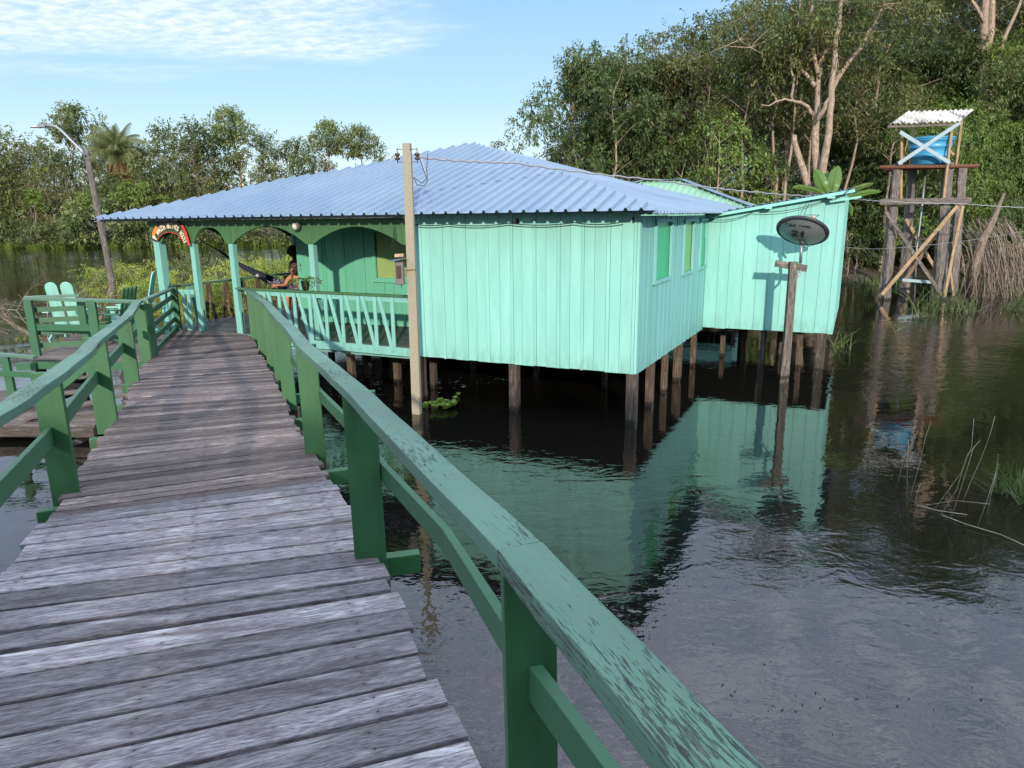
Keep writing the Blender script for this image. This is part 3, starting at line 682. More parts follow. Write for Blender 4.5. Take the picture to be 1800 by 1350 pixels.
# sample the middle line by arc length
N = 1500; T = [i*(len(ER)-1)/N for i in range(N+1)]; mid = [((along(ER, t)[0]+along(EL, t)[0])/2, (along(ER, t)[1]+along(EL, t)[1])/2) for t in T]
cum = [0]
for a, b in zip(mid, mid[1:]): cum.append(cum[-1]+math.hypot(b[0]-a[0], b[1]-a[1]))
def t_at(s):
    i = int(np.searchsorted(cum, s)); return T[min(i, N)]
m_ = MB(); m2 = MB(); s = 0; k = 0; rw = random.Random(11)
while s < cum[-1]-.1:
    Ym = mid[min(N, int(np.searchsorted(cum, s)))][1]
    wd = rw.uniform(.165, .215) if Ym < 3.2 else rw.uniform(.11, .165)
    gap = rw.uniform(.018, .032) if Ym < 3.2 else rw.uniform(.007, .02)
    t0, t1 = t_at(s), t_at(min(cum[-1], s+wd-gap)); tl = rw.uniform(-.012, .012)
    j0, j1 = rw.uniform(-.02, .035), rw.uniform(-.02, .035); zo = rw.uniform(-.004, .004)
    q = [along(EL, t0), along(ER, t0), along(ER, t1), along(EL, t1)]
    Q = [Vector((x, y, dz(y)+zo)) for x, y in q]
    d0 = (Q[1]-Q[0]).normalized(); Q[0] -= d0*j0; Q[1] += d0*j1; Q[2] += d0*(j1+rw.uniform(-.004, .004)); Q[3] -= d0*j0
    tgt = m_ if Ym < 4.4 else m2
    a0, b0 = (Q[0]+Q[3])/2, (Q[1]+Q[2])/2
    cdir = (b0-a0).normalized(); nrm = Vector((0, 0, 1)); wv = nrm.cross(cdir)
    h0 = (Q[3]-Q[0])/2; h1 = (Q[2]-Q[1])/2; ey = Vector((0, 0, .016))
    tgt.prism(a0-Vector((0, 0, .016)), b0-Vector((0, 0, .016)), h0, ey, h1, ey)
    s += wd; k += 1
m_.build('deck', 'deck_wood', walk, bevel=.004); m2.build('deck', 'deck_wood_warm', walk, bevel=.003)
# stringers and cross beams, piles
m_ = MB()
for off in (.12, .5, .88):
    for i in range(len(ER)-1):
        A = Vector((*lerp(EL[i], ER[i], off), 0)); B = Vector((*lerp(EL[i+1], ER[i+1], off), 0)); A.z = dz(A.y)-.09; B.z = dz(B.y)-.09; m_.beam(A, B, .05, .11)
m_.build('stringer', 'dark_post', walk)
# handrails
ext = lambda p, q, d: (p[0]+(p[0]-q[0])/math.hypot(p[0]-q[0], p[1]-q[1])*d, p[1]+(p[1]-q[1])/math.hypot(p[0]-q[0], p[1]-q[1])*d)
RR = [(.85, -.75, 2.64), (.240, .74, 2.593), (.012, 1.40, 2.555)]
RR2 = [(.012, 1.40, 2.553), (-.36, 2.3, 2.505), (-.76, 3.28, 2.455), (-1.17, 4.25, 2.395), (-1.55, 5.15, 2.34), (-2.03, 6.4, 2.27), (-2.53, 7.6, 2.21)]
RR3 = [(-2.53, 7.6, 2.21), (-3.55, 10.2, 2.055), (-4.35, 12.0, 1.975), (-5.28, 14.02, 1.93)]
for r_ in (RR, RR2, RR3):
    m_ = MB(); pts = []
    P_ = [Vector(p) for p in r_]
    for a, b in zip(P_, P_[1:]):
        n_ = max(2, int((b-a).length/.18))
        for i in range(n_): pts.append(a.lerp(b, i/n_)+Vector((rw.uniform(-.002, .002), 0, rw.uniform(-.002, .002))))
    pts.append(P_[-1]); d = (pts[-1]-pts[-2]).normalized(); pts[-1] = pts[-1]-d*.004
    pts = [p-Vector((0, 0, .024)) for p in pts]
    m_.sweep(pts, .104, .048); m_.build('handrail', 'rail_green', walk, bevel=.004)
def interp(pl, Y, ax=1):
    for a, b in zip(pl, pl[1:]):
        if (a[ax]-Y)*(b[ax]-Y) <= 0 and a[ax] != b[ax]:
            f = (Y-a[ax])/(b[ax]-a[ax]); return Vector([a[i]+(b[i]-a[i])*f for i in range(3)])
RALL = RR+RR2[1:]+RR3[1:]
LLT = [(-1.15, -.9, 2.62), (-1.85, 1.3, 2.5), (-2.42, 3.2, 2.39), (-2.9, 4.4, 2.33)]
LL2 = [(-2.9, 4.4, 2.33), (-3.38, 5.5, 2.26), (-3.72, 6.15, 2.215), (-4.25, 7.35, 2.15), (-5.0, 9.1, 2.06), (-6.19, 11.62, 1.965)]
for r_ in (LLT, LL2):
    m_ = MB(); P_ = [Vector(p) for p in r_]; pts = []
    for a, b in zip(P_, P_[1:]):
        n_ = max(2, int((b-a).length/.25))
        for i in range(n_): pts.append(a.lerp(b, i/n_)+Vector((rw.uniform(-.006, .006), 0, rw.uniform(-.004, .004))))
    pts.append(P_[-1]); pts = [p-Vector((0, 0, .024)) for p in pts]; m_.sweep(pts, .12, .05); m_.build('handrail', 'rail_green', walk, bevel=.004)
LALL = LLT+LL2[1:]
def dP(x, y):
    r = ray(x, y); t = (1.68-H)/(r[2]+.058*r[1]); q = CAM+r*t
    return V3(q) if q[2] > 1.0 else V3(pZ(x, y, 1.0))
def wpost(rail, bx, by, wd, side, th=.045, pile=True, ln=0.0, zlow=.15):
    """board post nailed to the walkway edge, broad face along the walkway"""
    lo = dP(bx, by); p = interp(rail, lo.y); top = p.z-.045; Y = lo.y
    z1 = lo.z; lo.z = z1-zlow; hi = Vector((lo.x+ln, Y, top))
    ex = Vector((math.cos(R(12)), math.sin(R(12)), 0)); ey = Vector((-ex.y, ex.x, 0))
    mb = MB(); mb.prism(lo, hi, ex*wd/2, ey*th/2); mb.build('post', 'post_green', walk, bevel=.003)
    if pile:
        mb = MB(); mb.beam((lo.x+side*.02, Y+.10, -.4), (lo.x+side*.02, Y+.10, z1-.14 if side > 0 else z1+.0), .115, .115, upv=(0, 1, 0)); mb.build('pile', 'stilt_wood', walk, bevel=.006)
def rpost(Y, wd, pile=True):
    p = interp(RALL, Y); xc = p.x-.055+.022+wd/2; z1 = dz(Y); ex = Vector((math.cos(R(10)), math.sin(R(10)), 0)); ey = Vector((-ex.y, ex.x, 0))
    mb = MB(); mb.prism((xc+.01, Y, z1-.15), (xc, Y, p.z-.05), ex*wd/2, ey*.0225); mb.build('post', 'post_green', walk, bevel=.003)
    if pile: mb = MB(); mb.beam((xc+.02, Y+.10, -.4), (xc+.02, Y+.10, z1-.14), .115, .115, upv=(0, 1, 0)); mb.build('pile', 'stilt_wood', walk, bevel=.006)
for Y, wd in ((1.42, .12), (3.44, .165), (5.54, .16), (7.88, .15), (9.35, .13), (10.85, .13), (12.3, .125), (13.6, .12)): rpost(Y, wd, Y > 2)
for bx, by, wd in ((-330, 1330, .17), (116, 866, .17), (188, 737, .20), (233, 671, .18), (257, 632, .17)): wpost(LALL, bx, by, wd, -1, ln=-.0)
for Y in (1.5, 3.53, 5.12, 6.95, 8.3, 9.9, 11.3, 12.7):
    r0 = interp([(x, y, 0) for x, y in ER], Y); t = min(range(N), key=lambda i: abs(along(ER, T[i])[1]-Y)); l0 = Vector((*along(EL, T[t]), 0))
    d = (r0-l0).normalized(); z = dz(Y)-.095; mb = MB(); A = l0-d*.14; B = r0+d*.25; A.z = dz(A.y)-.10; B.z = dz(B.y)-.10
    mb.beam(A, B, .07, .115); mb.build('cross_beam', 'post_green', walk, bevel=.004)
# lower rails
m_ = MB(); lo = [pY(1330, 1800, .8), pY(912, 1202, 1.40), Vector((-.30, 2.5, 2.03)), Vector((-.71, 3.44, 1.96)), Vector((-1.13, 4.5, 1.90)), Vector((-1.6, 5.54, 1.84)), Vector((-2.56, 7.88, 1.69)), Vector((-3.62, 10.64, 1.53)), Vector((-5.2, 13.95, 1.45))]
lo = [V3(p)+Vector((.04, 0, 0)) for p in lo]; m_.sweep(lo, .032, .095); m_.build('lower_rail', 'low_green', walk, bevel=.003)
m_ = MB(); lo = [(-1.95, 1.3, 2.02), (-2.5, 3.2, 1.92), (-2.98, 4.33, 1.85), (-3.55, 5.6, 1.79), (-4.13, 6.9, 1.73), (-5.05, 9.05, 1.63), (-5.92, 11.05, 1.52)]
m_.sweep([Vector(p)-Vector((.06, 0, 0)) for p in lo], .035, .12); m_.build('lower_rail', 'low_green', walk, bevel=.003)

# three-board fence from the walkway end to the porch corner
fence = thing('green_fence', (-6.6, 13.2, 1.0), 'low green fence of three horizontal boards between the walkway and the porch corner', 'fence')
A = Vector((-6.15, 11.75, 0)); B = Vector((-7.05, 14.62, 0))
for z in (1.24, 1.46, 1.70): m_ = MB(); m_.beam(A+ZU*z, B+ZU*z, .03, .09); m_.build('board', 'low_green', fence, bevel=.003)
m_ = MB(); m_.beam(A+ZU*1.95, B+ZU*1.86, .11, .045); m_.build('top_rail', 'rail_green', fence, bevel=.003)
for q in (A, B): m_ = MB(); m_.beam(q+Vector((.05, 0, .75)), q+Vector((.05, 0, 1.9)), .12, .06, upv=(0, 1, 0)); m_.build('post', 'low_green', fence, bevel=.003)
m_ = MB(); m_.beam(A+ZU*1.03, B+ZU*1.03, .04, .07); m_.build('kick_board', 'low_green', fence)

# ------------------------------------------------------------------ side platform with railing and chairs
plat = thing('platform', (-7.2, 12.2, 0), 'small green-railed plank platform at the left of the walkway, over the water', 'platform')
pa, pb, pc, pd = Vector((-8.05, 11.55, 1)), Vector((-5.95, 11.35, 1)), Vector((-6.85, 14.1, 1)), Vector((-9.0, 14.2, 1))
m_ = MB(); n_ = 19
for i in range(n_):
    a0 = pa.lerp(pd, i/n_); b0 = pb.lerp(pc, i/n_); a1_ = pa.lerp(pd, (i+.93)/n_); b1_ = pb.lerp(pc, (i+.93)/n_)
    m_.prism((a0+a1_)/2-ZU*.016, (b0+b1_)/2-ZU*.016, (a1_-a0)/2, ZU*.015, (b1_-b0)/2, ZU*.015)
m_.build('deck', 'dock_wood', plat, bevel=.003)
m_ = MB(); m_.beam(pa-ZU*.09-Vector((0, .03, 0)), pb-ZU*.09-Vector((0, .03, 0)), .045, .12); m_.build('edge_board', 'low_green', plat, bevel=.003)
m_ = MB(); m_.beam(pa-ZU*.1, pd-ZU*.1, .05, .12); m_.build('stringer', 'low_green', plat); m_ = MB(); m_.beam(pd-ZU*.1, pc-ZU*.1, .05, .12); m_.build('stringer', 'low_green', plat)
A2 = V3(pZ(140, 519, 2.0))
m_ = MB(); m_.beam((-8.28, 11.98, 1.98), (-6.15, 11.62, 1.94), .12, .045); m_.build('top_rail', 'rail_green', plat, bevel=.003)
ga = Vector((-8.22, 11.9, 0)); gb = Vector((-6.9, 11.72, 0)); gd = Vector((-7.85, 12.9, 0))
m_ = MB(); m_.beam((-8.3, 11.95, 1.49), (-6.1, 11.58, 1.50), .03, .11); m_.build('lower_rail', 'low_green', plat, bevel=.003)
m_ = MB(); m_.beam((-8.28, 11.95, 2.0), A2, .10, .04); m_.build('top_rail', 'rail_green', plat, bevel=.003)
for x, y, wd, z0 in ((-8.2, 11.9, .13, .55), (-7.02, 11.72, .14, .7), (A2.x, A2.y, .12, .8)):
    m_ = MB(); m_.beam((x, y, z0), (x, y, 1.96), wd, .06, upv=(0, 1, 0)); m_.build('post', 'low_green', plat, bevel=.003)
for z in (1.16, 1.38, 1.6, 1.78):
    m_ = MB(); m_.beam((-8.2, 12.0, z), (A2.x, A2.y, z), .025, .085); m_.build('side_slat', 'low_green', plat, bevel=.002)
for x, y in ((-8.0, 11.65), (-7.0, 11.6), (-8.8, 14), (-7, 14), (-6.45, 11.9)): m_ = MB(); m_.beam((x, y, -.4), (x, y, .92), .11, .11, upv=(0, 1, 0)); m_.build('pile', 'stilt_wood', plat, bevel=.005)
m_ = MB(); m_.beam((-7.6, 11.4, .55), (-7.05, 11.42, .95), .035, .16); m_.build('brace', 'low_green', plat)
m_ = MB(); m_.beam((-8.3, 11.52, .89), (-7.95, 11.5, .89), .08, .12); m_.build('beam_end', 'low_green', plat)
def garden_chair(x, y, rot, ncol, mat, hgt, label, wb=.24, gapb=.05):
    t = thing('garden_chair', (x, y, 1.0), label, 'chair')
    M4 = Matrix.Translation((x, y, 1.0)) @ Matrix.Rotation(rot, 4, 'Z')
    q = lambda a, b, c: M4 @ Vector((a, b, c))
    xd = (M4.to_3x3() @ Vector((1, 0, 0))); yd = M4.to_3x3() @ Vector((0, 1, 0))
    for i in range(ncol):
        c = (i-(ncol-1)/2)*(wb+gapb); mb = MB(); o = []
        lean = Vector((0, -.30, 1)).normalized()
        for a in range(9):
            an = math.pi*a/8; o.append((c+wb/2*math.cos(an), hgt-.10+ .10*math.sin(an)))
        o = [(c-wb/2, .30), (c+wb/2, .30)]+o
        pts = [q(px_, -.22-.30*pz_*.9, .0+pz_) for px_, pz_ in o]; mb.plate(pts, (yd+ZU*.27), .022); mb.build('back_board', mat, t, bevel=.003)
    W_ = ncol*(wb+gapb)/2+.04
    mb = MB()
    for j in range(4): mb.beam(q(-W_, .25-.15*j, .36-.03*j), q(W_, .25-.15*j, .36-.03*j), .12, .022)
    mb.build('seat', mat, t)
    for sgn in (-1, 1):
        mb = MB(); mb.beam(q(sgn*W_, .28, 0), q(sgn*W_, .28, .56), .03, .09, upv=yd); mb.build('leg', mat, t)
        mb = MB(); mb.beam(q(sgn*W_, .32, .36), q(sgn*W_, -.5, .03), .028, .1); mb.build('leg', mat, t)
        mb = MB(); mb.beam(q(sgn*(W_+.03), .36, .575), q(sgn*(W_+.03), -.42, .575), .11, .022); mb.build('armrest', mat, t)
    return t
g_ = 'garden chairs on the side platform'
c1_ = V3(pZ(95, 560, 1.15)); garden_chair(-8.62, 13.75, R(12), 2, 'turq', 1.14, 'turquoise garden chair with two tall rounded back boards on the left platform', wb=.21)['group'] = g_
garden_chair(-7.72, 14.2, R(95), 1, 'turq', 1.25, 'turquoise garden chair whose single rounded back board rises right of the lamp post', wb=.22)['group'] = g_
garden_chair(-7.55, 13.15, R(80), 4, 'low_green', 1.06, 'dark green garden chair with four narrow pointed back slats beside the fence', wb=.075, gapb=.03)['group'] = g_
# lower floating dock with rail, canoe
dock = thing('floating_dock', (-7.6, 10.4, 0), 'low grey plank landing just above the water below the side platform', 'dock')
m_ = MB(); da, db = pZ(-60, 735, .22), pZ(190, 738, .25)
for i in range(5):
    y0 = 10.25+i*.24; m_.beam((-10.4, y0+.25, .24), (-6.3-.12*i, y0, .24), .22, .035)
m_.build('deck', 'dock_wood', dock, bevel=.003)
m_ = MB(); m_.beam((-10.4, 10.36, .15), (-6.3, 10.12, .15), .08, .14); m_.build('edge_beam', 'dark_post', dock); 
for a, b in (((-7.5, 10.4, .3), (-5.9, 10.9, .62)), ((-8.6, 11.0, .42), (-6.2, 11.3, .6))):
    m_ = MB(); m_.beam(a, b, .22, .035); m_.build('gangplank', 'dock_wood', dock, bevel=.003)
for x in (-9.4, -7.4, -6.0): m_ = MB(); m_.lathe((x-.6, 10.55, -.1), (0, 1, .001), [(.14, -.5), (.16, -.3), (.16, .8), (.12, .9)], 10); m_.build('float_log', 'dark_post', dock)
lf = thing('green_railing', (-8.9, 10.6, .2), 'pale green rail with one post standing on the low landing at the left edge', 'railing')
m_ = MB(); m_.beam(pY(-40, 619, 10.9), pY(62, 628, 10.7), .09, .04); m_.build('top_rail', 'rail_green', lf, bevel=.003)
m_ = MB(); m_.beam(pY(-40, 655, 10.85), pY(60, 659, 10.65), .03, .09); m_.build('lower_rail', 'low_green', lf, bevel=.003)
q = V3(pY(8, 625, 10.8)); m_ = MB(); m_.beam((q.x+.02, q.y, .26), (q.x, q.y, q.z-.03), .12, .06, upv=(0, 1, 0)); m_.build('post', 'low_green', lf, bevel=.003)
cn = thing('canoe', (-9.2, 11.7, .1), 'dark grey canoe moored behind the low landing', 'boat')
m_ = MB(); m_.smooth = True; L_ = 2.0; ns = 14; nr = 9; bx, by = -8.75, 11.35; dr_ = Vector((math.cos(R(35)), math.sin(R(35)), 0)); sdv = Vector((-dr_.y, dr_.x, 0)); oc = Vector((-9.1, 11.35, .02))
for sh_ in (0, 1):
    for i in range(ns+1):
        t = -1+2*i/ns; wdt = .36*(1-abs(t)**2.6)+.012-.02*sh_; dp = .30*(1-abs(t)**4)
        for j in range(nr):
            a = math.pi*j/(nr-1); rise = .22*abs(t)**3
            m_.v.append(oc+dr_*(t*L_)+sdv*(math.cos(a)*wdt)+ZU*(.36+rise-(dp-.02*sh_+.05)*math.sin(a)**.7))
for sh_ in (0, 1):
    for i in range(ns):
        for j in range(nr-1):
            A_ = sh_*(ns+1)*nr+i*nr+j; fc = (A_, A_+1, A_+nr+1, A_+nr); m_.face(fc if sh_ == 0 else fc[::-1])
m_.build('hull', 'hull', cn)
m_ = MB(); m_.beam(oc+sdv*.3+ZU*.36, oc-sdv*.3+ZU*.36, .16, .02, upv=ZU); m_.build('seat', 'dock_wood', cn)
# rope cleat hook hanging under the walkway edge
# ------------------------------------------------------------------ concrete pole
pole = thing('concrete_pole', (-1.63, 11.47, 0), 'square weathered concrete utility pole at the front left corner of the turquoise room', 'pole')
m_ = MB(); px0, py0 = -1.625, 11.47; hw = .072
m_.prism((px0, py0, -.5), (px0+.035, py0, 4.37), Vector((hw*.96, -hw*.2, 0)), Vector((hw*.2, hw*.96, 0)), Vector((hw*.80, -hw*.17, 0)), Vector((hw*.17, hw*.8, 0)))
m_.build('shaft', 'concrete', pole, bevel=.008)
m_ = MB(); m_.prism((px0+.02+hw*.5, py0-hw*1.0, .3), (px0+.05+hw*.4, py0-hw*.86, 4.25), Vector((.02, -.004, 0)), Vector((0, .004, 0))); m_.build('side_rib', 'concrete', pole)
for sg in (-1, 1):
    q = Vector((px0+.035+sg*.155, py0-.02, 4.18))
    m_ = MB(); m_.tube([q-ZU*.11, q+ZU*.12], .008, 6); m_.beam(q+ZU*.10, (px0+.035, q.y, q.z+.10), .03, .008); m_.beam(q-ZU*.09, (px0+.035, q.y, q.z-.09), .03, .008); br = m_.build('bracket', 'rust', pole)
    m_ = MB(); m_.lathe(q-ZU*.06, (0, 0, 1), [(.03, 0), (.042, .012), (.042, .03), (.024, .042), (.024, .058), (.042, .07), (.042, .09), (.028, .105)], 14); m_.build('insulator', 'insul', br)
mbx = thing('meter_box', (px0-.16, py0-.12, 2.05), 'dark grey electricity meter box with a small tin hood on the concrete pole', 'meter box')
q = V3(pY(705, 487, 11.33)); z0 = V3(pY(705, 523-28, 11.33)).z
m_ = MB(); m_.beam((q.x-.015, q.y, 2.20), (q.x-.015, q.y, 2.56), .13, .14, upv=(0, 1, 0)); m_.build('case', 'meter_grey', mbx, bevel=.012)
m_ = MB(); m_.beam((q.x-.02, q.y-.075, 2.3), (q.x-.02, q.y-.075, 2.5), .08, .012, upv=(0, 1, 0)); m_.build('cover', 'insul', mbx, bevel=.004)
m_ = MB(); m_.beam((q.x-.15, q.y-.1, 2.575), (q.x+.06, q.y+.02, 2.62), .2, .006); m_.build('hood', 'galv', mbx); m_ = MB(); m_.beam((q.x-.08, q.y, 2.66), (q.x+.06, q.y, 2.665), .1, .045); m_.build('block', 'pale_wood', mbx)
m_ = MB(); m_.tube([(q.x, q.y, 2.2), (q.x, q.y, 2.15)], .012, 6); m_.build('conduit', 'meter_grey', mbx)
for z_ in (2.42,): m_ = MB(); m_.beam((px0-.08, py0-.08, z_), (px0+.1, py0-.09, z_+.01), .004, .012); m_.build('strap', 'rust', mbx)
def wire(pts, rad, mat, label, name='power_line', cat='cable', sag=0, n=24, wob=0, group=None):
    P_ = [V3(p) for p in pts]; out = []
    for a, b in zip(P_, P_[1:]):
        for i in range(n): t = i/n; out.append(a.lerp(b, t)-ZU*(4*sag*t*(1-t))+ZU*(wob*math.sin(i*1.9)))
    out.append(P_[-1]); mb = MB(); mb.tube(out, rad, 5); return mb.build(name, mat, label=label, cat=cat, loc=out[0], group=group)
ins = V3((px0+.19, py0-.02, 4.16))
w1 = [ins, pY(900, 286, 12.3), pY(1150, 316, 13.9), pY(1330, 338, 16), pY(1480, 347, 18.5), pY(1560, 354, 22.5), pY(1690, 358, 23), pY(1830, 366, 23.5)]
wire(w1, .016, 'wire_grey', 'twisted grey power line running from the concrete pole over the roof to the right edge', sag=.02, wob=.01)
w2 = [pY(1412, 427, 13.7), pY(1490, 435, 17), pY(1560, 437, 20), pY(1700, 423, 22), pY(1840, 398, 23)]
wire(w2, .006, 'wire_grey', 'thin drop wire running from the dish across in front of the tank tower', sag=.02)
wire([pY(735, 272, 11.4), pY(745, 300, 11.36), pY(752, 318, 11.36), pY(745, 327, 11.36), pY(733, 325, 11.36), pY(727, 313, 11.4)], .006, 'wire_black', 'short black loop of wire hanging right of the pole top', sag=.0, n=5)
wire([pY(752, 270, 11.5), pY(750, 298, 11.46), pY(751, 312, 11.46), pY(742, 322, 11.4), pY(727, 312, 11.4)], .006, 'wire_black', 'second black wire loop dropping beside the first at the pole top', n=5)
wire([pY(740, 272, 11.5), pY(746, 296, 11.46), pY(750, 312, 11.46)], .004, 'wire_white', 'thin white wire dropping to the loops at the pole top', n=4)
wire([HL(4.0, -.12, 3.16), HL(3.2, -.1, 3.13), HL(2.1, -.1, 3.14), HL(1.0, -.1, 3.14), HL(.2, -.12, 3.15)], .008, 'wire_black', 'black cable hanging in shallow curves under the front eave', sag=.035)
wire([HL(4.25, -.12, 3.1), HL(4.3, -.1, 2.9), HL(4.36, -.1, 2.75), HL(4.28, -.1, 2.78), HL(4.22, -.12, 3.0)], .006, 'wire_black', 'small black wire coil hanging beside the pole below the eave', n=5)
wire([HL(0.02, wz-.1, 3.15), HL(-.95, wz-.12, 3.28), HL(-2.3, wz-.14, 3.5), HL(-2.75, wz-.3, 3.75)], .007, 'wire_black', 'black cable drooping along the sloping top of the wing wall', sag=.09)
wire([HL(-2.0, wz-.1, 3.5), HL(-1.9, wz-.2, 3.2), V3(pY(1440, 378, 13.9)), V3(pY(1431, 384, 13.9))], .006, 'wire_black', 'black aerial cable dropping from the wing roof to the dish feed', n=6)

# ------------------------------------------------------------------ satellite dish on its post
Yd = 13.74
dpst = thing('dish_post', (5.51, Yd, 0), 'weathered grey wooden post with a short crosspiece standing in the water, carrying the dish', 'post')
m_ = MB(); m_.beam((5.50, Yd, -.5), (5.49, Yd, V3(pY(1386, 460, Yd)).z), .15, .11, upv=(0, 1, 0)); m_.build('shaft', 'grey_wood', dpst, bevel=.008)
m_ = MB(); m_.beam((5.39, Yd-.09, -.5), (5.43, Yd-.09, V3(pY(1373, 602, Yd)).z), .08, .06, upv=(0, 1, 0)); m_.build('sister_post', 'grey_wood', dpst, bevel=.006)
m_ = MB(); m_.beam(pY(1363, 463, Yd+.08), pY(1418, 472, Yd+.08), .05, .13); m_.build('crosspiece', 'grey_wood', dpst, bevel=.006)
dish = thing('satellite_dish', pY(1407, 425, Yd), 'grey satellite dish tilted skyward, its back lettered Faz um 21', 'satellite dish')
cD = V3(pY(1408, 414, Yd)); vw = (cD-Vector(CAM)).normalized()
rv = vw.cross(ZU).normalized(); uv_ = rv.cross(vw).normalized()
axd = (vw*.53+uv_*.83+rv*.16).normalized()
m_ = MB(); Rd = .465; prof = [(Rd*k/9, .34*(k/9)**2*Rd) for k in range(10)]
m_.lathe(cD-axd*.06, axd, prof[:]+[(Rd+.012, prof[-1][1]+.0), (Rd+.012, prof[-1][1]+.02), (Rd-.01, prof[-1][1]+.016)]+[(r*.98, h+.008) for r, h in prof[::-1][1:]], 48); m_.build('reflector', 'dish_back', dish)
m_ = MB(); m_.lathe(cD-axd*.06, axd, [(Rd-.012, prof[-1][1]-.028), (Rd+.020, prof[-1][1]-.008), (Rd+.022, prof[-1][1]+.022), (Rd-.0, prof[-1][1]+.024), (Rd-.012, prof[-1][1]-.028)], 48); m_.build('rim', 'dish_rim', dish)
# lettering on the back: oriented to read from the walkway
xl = (rv-axd*rv.dot(axd)).normalized(); yl = axd.cross(xl); yl = -yl if yl.dot(ZU) < 0 else yl
nl_ = xl.cross(yl)
def dishM(px_, py_):
    q = cD-axd*.06; r = Vector(ray(px_, py_)); t = (q-Vector(CAM)).dot(axd)/r.dot(axd); p = Vector(CAM)+r*t; d2 = (p-q).length
    p = p+axd*(.34*(d2/Rd)**2*Rd)-axd*.014
    M4 = Matrix((xl, yl, nl_)).transposed().to_4x4(); M4.translation = p; return M4
m_ = MB(); text_mesh('Faz um', .15, m_, dishM(1400.5, 401.5), .002, .002, 1.1); text_mesh('21', .27, m_, dishM(1404, 411.5), .003, .010, 1.0); m_.build('lettering', 'ink', dish)
bk = cD-axd*.07
m_ = MB(); m_.tube([V3(pY(1407, 463, Yd+.06)), V3(pY(1409, 428, Yd+.02))], .028, 12); m_.tube([V3(pY(1407, 472, Yd+.05)), V3(pY(1405, 482, Yd+.03)), V3(pY(1394, 494, Yd))], .022, 10); mast = m_.build('mast', 'galv', dish)
m_ = MB(); m_.lathe(V3(pY(1409, 428, Yd+.02))-ZU*.02, (0, 0, 1), [(.045, 0), (.045, .08)], 12); m_.beam(V3(pY(1398, 420.5, Yd+.03)), V3(pY(1416, 419.5, Yd+.03)), .05, .025, upv=axd); m_.beam(V3(pY(1412, 424, Yd+.03)), V3(pY(1421, 432, Yd-.05)), .03, .03); m_.build('bracket', 'dish_rim', dish)
lp = V3(pY(1430.5, 383, Yd+.45))
m_ = MB(); m_.tube([V3(pY(1434, 396, Yd+.42)), lp], .008, 5); m_.tube([V3(pY(1380, 398, Yd+.1)), lp], .006, 5); m_.build('feed_arm', 'galv', dish)
m_ = MB(); m_.lathe(lp, (-axd+rv*.3), [(.025, -.05), (.045, -.03), (.045, .03), (.03, .07)], 12); m_.build('feed_horn', 'lnb', dish)

# ------------------------------------------------------------------ foliage tools
def leaf_mesh(name, clumps, seed, mats, leaf=(.16, .07), twigs=14, k=9, tl=.55, droop=.35, shell=.55, loc=None, parent=None, split=None):
    """clumps = array (n, 5): x, y, z, radius, z-squash. Leaves sit alternately along short twigs that grow outwards from every clump."""
    g = np.random.default_rng(seed); cl = np.array(clumps, float); n = len(cl)
    cnt = np.maximum(3, (twigs*(cl[:, 3]/cl[:, 3].mean())**2*g.uniform(.6, 1.4, n))).astype(int); ci = np.repeat(np.arange(n), cnt); T = len(ci)
    d = g.normal(size=(T, 3)); d /= np.linalg.norm(d, axis=1)[:, None]; rr = g.uniform(shell, 1, T)**.6*cl[ci, 3]
    o = cl[ci, :3]+d*rr[:, None]*np.stack([np.ones(T), np.ones(T), cl[ci, 4]], 1)
    td = d+g.normal(size=(T, 3))*.45; td[:, 2] += .1-droop*.6; td /= np.linalg.norm(td, axis=1)[:, None]
    L = tl*g.uniform(.6, 1.3, T)
    t = (np.arange(k)+.5)/k
    pos = o[:, None, :]+td[:, None, :]*(t[None, :, None]-.4)*L[:, None, None]; pos[:, :, 2] -= (t[None, :]**2)*L[:, None]*droop*.4
    sidev = np.cross(td, g.normal(size=(T, 3))); sidev /= np.linalg.norm(sidev, axis=1)[:, None]
    alt = np.where(np.arange(k) % 2 == 0, 1., -1.)
    ld = td[:, None, :]*.6+sidev[:, None, :]*alt[None, :, None]*.9+g.normal(size=(T, k, 3))*.28; ld[:, :, 2] -= droop
    ld /= np.linalg.norm(ld, axis=2)[..., None]
    pos = pos.reshape(-1, 3); ld = ld.reshape(-1, 3); M = len(pos)
    upn = g.normal(size=(M, 3))*.45+np.array([0, 0, 1]); wv = np.cross(ld, upn); wv /= np.linalg.norm(wv, axis=1)[:, None]
    nn = np.cross(wv, ld)
    ll = leaf[0]*g.uniform(.65, 1.3, M)[:, None]; lw = leaf[1]*g.uniform(.7, 1.25, M)[:, None]*.5
    v = np.stack([pos, pos+ld*ll*.45-wv*lw-nn*lw*.25, pos+ld*ll-np.array([0, 0, 1])*ll*.12, pos+ld*ll*.45+wv*lw-nn*lw*.25], 1).reshape(-1, 3)
    me = bpy.data.meshes.new(name); me.vertices.add(4*M); me.vertices.foreach_set('co', v.astype(np.float32).ravel())
    me.loops.add(4*M); me.loops.foreach_set('vertex_index', np.arange(4*M, dtype=np.int32)); me.polygons.add(M)
    me.polygons.foreach_set('loop_start', np.arange(M, dtype=np.int32)*4)
    if not isinstance(mats, (list, tuple)): mats = [mats]
    for q in mats: me.materials.append(MATS[q])
    if len(mats) > 1: me.polygons.foreach_set('material_index', np.repeat((g.random(n) < (split or .3)).astype(np.int32)[ci], k))
    me.update(calc_edges=True); me.validate()
    o_ = bpy.data.objects.new(name, me); C.objects.link(o_)
    if parent is not None: o_.parent = parent
    return o_
